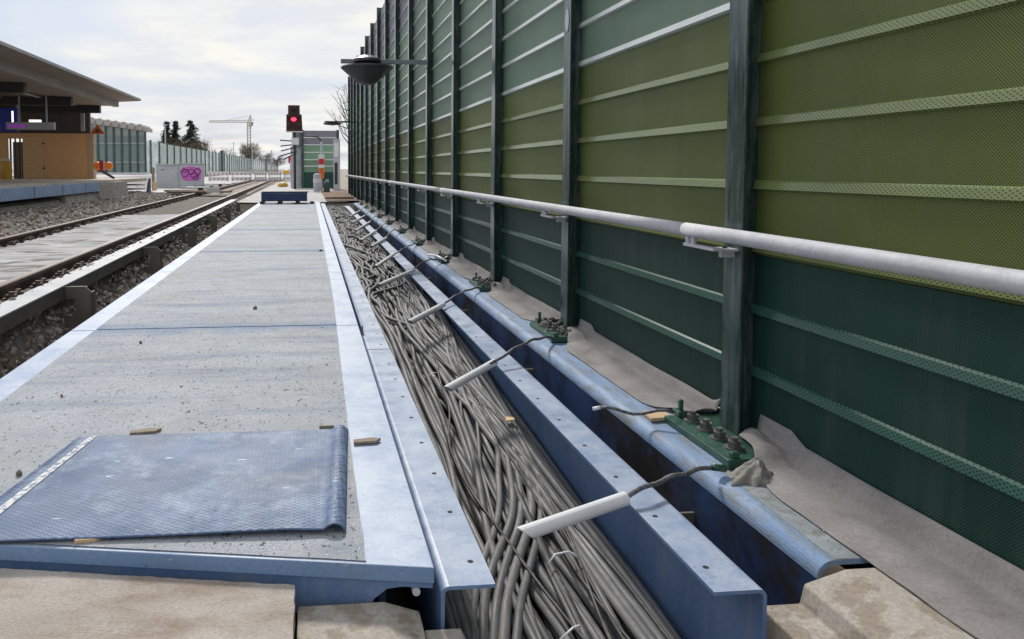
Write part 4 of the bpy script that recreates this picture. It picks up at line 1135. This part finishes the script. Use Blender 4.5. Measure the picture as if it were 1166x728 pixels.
t = thing('display_board', 'long grey display box with violet ticker text hanging below the blue sign', 'display', (b0.x, Ys - .5, b0.z))
MB().box(b0.x, Ys - .5, b0.z, b1.x, Ys - .3, b1.z).build('housing', M['grey'], t)
mb = MB()
for q in range(7): mb.box(b0.x + .06 + q * .075, Ys - .508, b0.z + .05 + .02 * (q % 2), b0.x + .115 + q * .075, Ys - .5, b1.z - .06)
mb.build('ticker_marks', plain('violet_led', (.35, .05, .5), .5, emit=(.5, .08, .7), es=.2), t)
for px in (22, 53):
    c = at_y(px, 130, Ys - .4); MB().box(c.x - .02, Ys - .42, b1.z, c.x + .02, Ys - .38, Z1 - .3).build('hanger', M['grey'], t)
c0, c1 = at_y(33, 139, 27), at_y(46, 138, 27)
o = MB().box(c0.x, 27, c0.z, c1.x, 27.1, c1.z + .04).build('strip_lamp', M['white_lamp']); tag(o, 'short lit strip lamp seen behind the display box', 'lamp')

# chipboard hoarding on the platform
Yh = 29.0
def hx(px): return at_y(px, 180, Yh).x
zt = at_y(50, 152, Yh).z
t = thing('chipboard_hoarding', 'orange brown chipboard hoarding closing off the platform', 'hoarding', (hx(50), Yh, PZ))
MB().box(hx(49.5), Yh, PZ, hx(101), Yh + .1, zt).build('wide_board', M['osb'], t)
MB().box(hx(-40), Yh, PZ, hx(9), Yh + .1, zt).build('left_board', M['osb'], t)
MB().box(hx(9), Yh, at_y(9, 158, Yh).z, hx(49.5), Yh + .1, zt).build('lintel_board', M['osb'], t)
MB().box(hx(26), Yh + .012, PZ, hx(49.3), Yh + .08, at_y(9, 158, Yh).z - .004).build('door_board', M['osb_pale'], t)
MB().box(hx(101), Yh - .03, PZ, hx(106), Yh + .4, zt + .01).build('corner_post', M['timber'], t)
for px in (11, 16.5, 22): MB().box(hx(px), Yh + .02, PZ, hx(px) + .05, Yh + .07, at_y(9, 158, Yh).z).build('gate_bar', M['dark'], t)
MB().box(hx(9), Yh + .5, PZ, hx(26), Yh + .55, zt - .3).build('back_board', M['dark'], t)
for z in (PZ + .35, PZ + 1.25): MB().box(hx(48.6), Yh - .015, z, hx(50.6), Yh + .01, z + .07).build('hinge', M['dark'], t)
p = at_y(6.5, 203, 27)
t = thing('yellow_bin', 'tall yellow bin with pale lid before the hoarding', 'bin', (p.x, 27, PZ))
MB().box(p.x - .14, 27, PZ, p.x + .12, 27.25, PZ + .62).build('body', M['yellow'], t, bevel=.03); MB().box(p.x - .14, 26.99, PZ + .62, p.x + .12, 27.26, PZ + .70).build('lid', M['white'], t, bevel=.02)
t = thing('red_canister', 'small red canister with white cap at the left picture edge', 'canister', (p.x - .3, 27, PZ))
MB().box(p.x - .28, 26.9, PZ, p.x - .17, 27.0, PZ + .30).build('body', M['red'], t, bevel=.02); MB().box(p.x - .26, 26.92, PZ + .30, p.x - .19, 26.98, PZ + .38).build('cap', M['white'], t)

# orange twin lamps and warning triangle beside the hoarding
p = at_y(117.5, 189, 28.3)
t = thing('warning_lamp', 'pair of round orange warning lamps on a leaning stand by the hoarding', 'warning lamp', (p.x, 28.3, PZ))
for dx in (-.19, .19):
    mb = MB(); vs = []
    for (rr, yy) in ((0, -.10), (.12, -.09), (.15, -.03), (.15, .04), (0, .05)):
        for q in range(16): vs.append((p.x + dx + rr * math.cos(2 * math.pi * q / 16), 28.3 + yy, p.z + rr * math.sin(2 * math.pi * q / 16)))
    mb.add(vs, [(j * 16 + q, j * 16 + (q + 1) % 16, (j + 1) * 16 + (q + 1) % 16, (j + 1) * 16 + q) for j in range(4) for q in range(16)])
    mb.build('lamp_lens', M['amber'], t)
MB().box(p.x - .06, 28.03, p.z - .22, p.x + .06, 28.08, p.z + .2).build('carrier', M['red'], t)
MB().tube([(p.x + .03, 28.05, p.z - .2), (p.x + .42, 28.15, .75)], .045, 8).build('stand', M['dark'], t)
p = at_y(111, 148, 28.6)
t = thing('warning_triangle', 'orange triangular warning sign high beside the hoarding end', 'sign', (p.x, 28.6, p.z - .2))
MB().prism_y([(p.x - .27, p.z - .15), (p.x + .27, p.z - .15), (p.x, p.z + .2)], 28.6, 28.64).build('sign_plate', M['orange'], t)
MB().prism_y([(p.x - .10, p.z - .09), (p.x + .10, p.z - .09), (p.x, p.z + .05)], 28.594, 28.599).build('sign_symbol', M['dark'], t)
MB().tube([(p.x - .18, 28.66, .4), (p.x - .18, 28.66, p.z + .1)], .03, 8).build('pole', M['grey'], t)
# thin brown post by the cabinet
p = at_y(174.5, 215, 37)
t = thing('timber_post', 'slim brown timber post with sand at its foot left of the cabinets', 'post', (p.x, 37, .08))
MB().box(p.x - .06, 37, .05, p.x + .06, 37.1, 1.15).build('shaft', M['wood_grey'], t); MB().lathe([(0, .5), (.11, .48), (.1, .1), (0, .08)], p.x + .1, 36.9, 8).build('wrap', M['timber'], t)

# glass hall
Yg = 48.0
gx0, gx1 = at_y(103, 190, Yg).x, at_y(166, 190, Yg).x
t = thing('glass_hall', 'grey green glazed station hall with scalloped roof edge', 'building', (gx0, Yg, .8))
zb = .86
def gt(u): return at_y(105 + 60 * u, 139 + 9 * u, Yg).z
MB().prism_y([(gx0, zb), (gx1, zb), (gx1, gt(1) - .1), (gx0, gt(0) - .1)], Yg + .05, Yg + .09).build('glazing', M['glass_house'], t)
MB().box(gx0, Yg + 1.0, .6, gx1 - .25, Yg + 1.4, gt(1) - .3).build('inner_wall', M['mullion'], t)
MB().prism_y([(gx0 - .3, gt(0) - .05), (gx1 + .12, gt(1) - .1), (gx1 + .12, gt(1) + .12), (gx0 - .3, gt(0) + .25)], Yg - .3, Yg + 1.6).build('roof', M['canopy_beam'], t)
for q in range(8):
    u = q / 7; x = gx0 + (gx1 - gx0) * u
    MB().box(x - .055, Yg - .05, zb, x + .055, Yg + .048, gt(u) - .12).build('mullion', M['mullion'], t)
    if q < 7: MB().tube([(x + .22, Yg - .42, gt(u + .07) + .1), (x + .22, Yg + 2, gt(u + .07) + .1)], .2, 10).build('roof_scallop', M['canopy_beam'], t)
for zz in (1.45, 2.6): MB().box(gx0, Yg - .03, zz, gx1, Yg + .0, zz + .06).build('transom', M['grey'], t)
MB().box(gx0 - .2, Yg - .15, zb - .3, gx1 + .2, Yg + .3, zb - .002).build('plinth', M['white'], t)

# far translucent noise wall
GF = 'posts of the far translucent screen'; GS = 'translucent panes of the far screen'
XW = -14.0; y = 62.0
pm = sm_ = None
ys = [62 + 4.0 * i for i in range(32)] + [190 + 8 * i for i in range(20)]
def ztop(y): return 3.55 + .0008 * (y - 62)
for i, y in enumerate(ys):
    big = i in (16, 40)
    w = .09 if not big else .5
    if big:
        o = MB().box(XW - .2, y - .9, 0, XW + .25, y + .9, ztop(y) + .35).build('screen_pier', M['mullion'])
        tag(o, 'thick dark green pier in the far translucent screen, %s one' % ('nearer' if i == 16 else 'farther'), 'pier')
        continue
    if pm is None:
        pm = MB().box(-.07, -.09, 0, .10, .09, 3.62).build('screen_post', M['mullion']); o = pm
    else:
        o = pm.copy(); col.objects.link(o)
    o.location = (XW, y, 0); tag(o, 'slim dark post of the far translucent screen, %s from its near end' % ordn(i), 'post', GF)
for i in range(len(ys) - 1):
    L = ys[i + 1] - ys[i]
    key = L
    if sm_ is None or sm_[0] != L:
        o = MB().box(-.015, .1, .35, .015, L - .1, 3.5).build('screen_pane', M['glass_far']); sm_ = (L, o)  # a single pane of the far screen
    else:
        o = sm_[1].copy(); col.objects.link(o)
    o.location = (XW, ys[i], 0); tag(o, 'pale green translucent pane of the far screen, %s from its near end' % ordn(i), 'screen pane', GS)
o = MB().box(XW - .12, 60, -.1, XW + .12, 350, .35).build('screen_plinth', M['concrete2']); tag(o, 'low concrete plinth under the far translucent screen', 'plinth')

# ------------------------------------------------------------------ trees
def clump(mb, c, r, n, s, flat=1.0):
    for q in range(n):
        d = Vector((rnd.gauss(0, 1), rnd.gauss(0, 1), rnd.gauss(0, 1))).normalized() * r * rnd.random() ** .4
        d.z *= flat
        p = c + d; a = Vector((rnd.gauss(0, 1), rnd.gauss(0, 1), rnd.gauss(0, 1))).normalized() * s; b = Vector((rnd.gauss(0, 1), rnd.gauss(0, 1), rnd.gauss(0, 1))).normalized() * s * .6
        mb.add([p - a, p + b, p + a], [(0, 1, 2)])
def conifer(px, py_top, w_px, Y, label, seed):
    global rnd
    rnd = random.Random(seed)
    top = at_y(px, py_top, Y); x = top.x; H = top.z; w = w_px * Y / F
    t = thing('conifer_tree', label, 'tree', (x, Y, 0), 'conifers behind the far screen')
    MB().tube([(x, Y, 0), (x, Y, H * .96)], [H * .018, H * .004], 7).build('trunk', M['bark'], t)
    mb = MB()
    lv = 16
    for k in range(lv):
        f = k / (lv - 1); z = H * (.22 + .78 * f); rad = w * (1 - f) ** .75 * .55 + .15
        nb_ = max(3, int(9 * (1 - f)) + 2)
        for b in range(nb_):
            a = rnd.uniform(0, 6.28); rr = rad * rnd.uniform(.6, 1.25)
            for e in lin(.2, 1, 5):
                c = Vector((x + math.cos(a) * rr * e, Y + math.sin(a) * rr * e, z - .25 * rr * e * e + .2))
                clump(mb, c, .45 + .2 * (1 - e), 9, .30, .5)
    mb.build('crown', M['needles'], t)
conifer(190, 141.5, 17, 150, 'slim dark conifer, leftmost of the three behind the far screen', 1)
conifer(199.5, 141, 17, 152, 'slim dark conifer between the leftmost and the broad one', 2)
conifer(217, 140.5, 40, 148, 'broad dark conifer, widest of the three behind the far screen', 3)
def bare_tree(name, px, py_top, w_px, Y, label, seed, m, dens=1.0, group=None, leaf=True, z0=0):
    global rnd
    rnd = random.Random(seed)
    top = at_y(px, py_top, Y); x = top.x; H = top.z; w = w_px * Y / F
    t = thing(name, label, 'tree', (x, Y, z0), group)
    tr = MB()
    tr.tube([(x, Y, z0), (x + .1, Y, H * .5), (x, Y, H * .7)], [H * .025, H * .015, H * .008], 7)
    tips = []
    for q in range(int(26 * dens)):
        a = rnd.uniform(0, 6.28); h0 = H * rnd.uniform(.25, .65); l = rnd.uniform(.5, 1) * w * .5
        e = Vector((x + math.cos(a) * l, Y + math.sin(a) * l, min(H, h0 + H * rnd.uniform(.15, .42))))
        s = Vector((x, Y, h0)); mid = s.lerp(e, .5) + Vector((0, 0, -.05 * H))
        tr.tube([s, mid, e], [H * .006, H * .004, H * .0015], 4); tips += [mid.lerp(e, .4), mid.lerp(e, .75), e]
        for z in range(4):
            f = s.lerp(e, rnd.uniform(.4, 1)); g_ = f + Vector((rnd.gauss(0, 1), rnd.gauss(0, 1), rnd.uniform(.2, 1.4))) * w * .10
            tr.tube([f, g_], [H * .0022, H * .0008], 3); tips.append(g_)
    tr.build('trunk', M['bark'], t)
    if leaf:
        mb = MB()
        for c in tips: clump(mb, c, w * .085, int(9 * dens), w * .022)
        mb.build('crown', m, t)
GB = 'trees beyond the far screen'
bare_tree('round_tree', 285, 164, 26, 230, 'rounded brown tree below the crane', 11, M['leafbrown'], 2.2, GB)
bare_tree('bare_tree', 243, 166, 16, 240, 'small brown tree left of a lamp mast beyond the screen', 12, M['twigs'], 1.2, GB)
bare_tree('bare_tree', 260, 169, 20, 250, 'thin bare tree left of the rounded brown tree', 13, M['twigs'], 1.0, GB)
bare_tree('bare_tree', 271, 175, 14, 235, 'low bare tree touching the rounded brown tree', 14, M['leafbrown'], 1.0, GB)
bare_tree('bush', 302, 175, 20, 290, 'olive brown tree right of the rounded brown tree', 15, M['bushgreen'], 1.6, GB)
bare_tree('bush', 316, 179, 18, 330, 'low far tree nearest to the railway signal', 16, M['leafbrown'], 1.6, GB)
bare_tree('bush', 197, 157, 40, 146, 'brown hedge tree in front of the conifers, left', 17, M['leafbrown'], 1.4, GB)
bare_tree('bush', 227, 160, 34, 144, 'brown hedge tree in front of the conifers, right', 18, M['leafbrown'], 1.4, GB)
bare_tree('bush', 213, 159, 40, 142, 'low brown hedge tree in front of the broad conifer', 19, M['leafbrown'], 1.4, GB)
bare_tree('bush', 172, 158, 14, 110, 'bare bush beside the glass hall roof', 20, M['twigs'], .7, GB)
bare_tree('bare_tree', 404, 84, 66, 70, 'leafless tree rising behind the far end of the noise wall', 21, M['twigs'], 1.4, None, leaf=False)
bare_tree('bare_tree', 118, 128, 26, 75, 'leafless bush peeping out behind the canopy end', 22, M['twigs'], .6, GB)
rnd = random.Random(5)
# poles
for px, py, Y, lb in ((188, 143, 90, 'grey lamp mast before the conifers'), (236, 163, 170, 'dark mast right of the conifers'), (266, 163, 190, 'thin mast left of the rounded tree'), (287, 168, 150, 'thin pale mast before the rounded tree'), (309, 172, 180, 'slender mast right of the rounded tree')):
    p = at_y(px, py, Y)
    t = thing('lamp_mast', lb, 'mast', (p.x, Y, 0), 'masts along the far screen')
    MB().tube([(p.x, Y, 0), (p.x, Y, p.z)], [.12, .07], 8).build('shaft', M['grey'], t); MB().box(p.x - .25, Y - .1, p.z, p.x + .25, Y + .1, p.z + .12).build('head', M['grey'], t)
# crane
Y = 400.0
def C_(px, py): return at_y(px, py, Y)
t = thing('tower_crane', 'pale tower crane with long jib above the far trees', 'crane', (C_(284, 190).x, Y, 0))
mx = C_(283.5, 150).x; zt = C_(283, 134).z; zj = C_(283, 139.5).z; zb = 0
mb = MB()
for dx, dy in ((-.8, -.8), (.8, -.8), (-.8, .8), (.8, .8)): mb.tube([(mx + dx, Y + dy, zb), (mx + dx, Y + dy, zj)], .22, 4)
z = 0
while z < zj - 1.6:
    for dy in (-.8, .8): mb.tube([(mx - .8, Y + dy, z), (mx + .8, Y + dy, z + 1.6)], .12, 4)
    z += 1.6
mb.build('mast', M['crane'], t)
mb = MB(); jx = C_(238, 139.5).x; cx_ = C_(289, 139.5).x
for dz, dy in ((0, -.5), (0, .5), (1.2, 0)): mb.tube([(jx, Y + dy, zj + dz * .5), (cx_, Y + dy, zj + dz)], .17, 4)
x = jx
while x < cx_ - 1.2:
    mb.tube([(x, Y - .5, zj), (x + .6, Y, zj + 1.1), (x + 1.2, Y + .5, zj)], .10, 4); x += 1.2
mb.build('jib', M['crane'], t)
mb = MB().tube([(mx - .6, Y, zj), (mx + .9, Y, zt + 1.2)], .25, 4); mb.tube([(mx + .8, Y, zj), (mx + .9, Y, zt + 1.2)], .25, 4); mb.build('apex', M['crane'], t)
mb = MB().tube([(mx + .9, Y, zt + 1), (C_(255, 139).x, Y, zj + .8)], .08, 4); mb.tube([(mx + .9, Y, zt + 1), (cx_, Y, zj + .6)], .08, 4); mb.build('stay', M['crane'], t)
MB().box(mx - .2, Y - 1.2, zj - 2.4, mx + 1.4, Y, zj - .3).build('cab', M['crane'], t)
MB().box(cx_ - 1.8, Y - .7, zj - 1.8, cx_ - .4, Y + .7, zj).build('counterweight', M['concrete2'], t)

# ------------------------------------------------------------------ light
SUN_EL, SUN_AZ = R(40), R(-7)              # azimuth from +Y towards +X
w = bpy.data.worlds.new('World'); sc.world = w; w.use_nodes = True
nt = w.node_tree; nt.nodes.clear()
outn = nt.nodes.new('ShaderNodeOutputWorld'); bg = nt.nodes.new('ShaderNodeBackground')
sky = nt.nodes.new('ShaderNodeTexSky'); sky.sky_type = 'NISHITA'; sky.sun_disc = False
sky.sun_elevation = SUN_EL; sky.sun_rotation = SUN_AZ; sky.air_density = 1.2; sky.dust_density = 2.5
tc = nt.nodes.new('ShaderNodeTexCoord')
sep = nt.nodes.new('ShaderNodeSeparateXYZ'); nt.links.new(tc.outputs['Generated'], sep.inputs[0])
zz = math_(nt, 'ADD', math_(nt, 'MAXIMUM', sep.outputs[2], 0.0), .10)
comb = nt.nodes.new('ShaderNodeCombineXYZ')
nt.links.new(math_(nt, 'DIVIDE', sep.outputs[0], zz), comb.inputs[0]); nt.links.new(math_(nt, 'DIVIDE', sep.outputs[1], zz), comb.inputs[1])
n1 = noise(nt, comb.outputs[0], .48, 9, .50, .35)
mask = ramp(nt, n1, .42, .56)
n2 = noise(nt, comb.outputs[0], 1.7, 6, .6)
cloud = mix(nt, ramp(nt, n2, .40, .58), (6.75, 6.95, 7.3), (8.15, 8.0, 7.55))
skyw = mix(nt, .78, sky.outputs['Color'], (4.2, 5.1, 6.7))
nt.links.new(mix(nt, mask, skyw, cloud), bg.inputs['Color'])
bg.inputs['Strength'].default_value = .10
nt.links.new(bg.outputs[0], outn.inputs['Surface'])
sl = bpy.data.lights.new('sun', 'SUN'); sl.energy = 2.5; sl.angle = R(8); sl.color = (1, .96, .90)
so = bpy.data.objects.new('sun', sl); col.objects.link(so)
sd = Vector((math.sin(SUN_AZ) * math.cos(SUN_EL), math.cos(SUN_AZ) * math.cos(SUN_EL), math.sin(SUN_EL)))
so.rotation_euler = (-sd).to_track_quat('-Z', 'Y').to_euler()

sc.view_settings.view_transform = 'Standard'; sc.view_settings.look = 'None'
sc.view_settings.exposure = 0.25; sc.view_settings.gamma = 1.0; sc.view_settings.use_curve_mapping = False
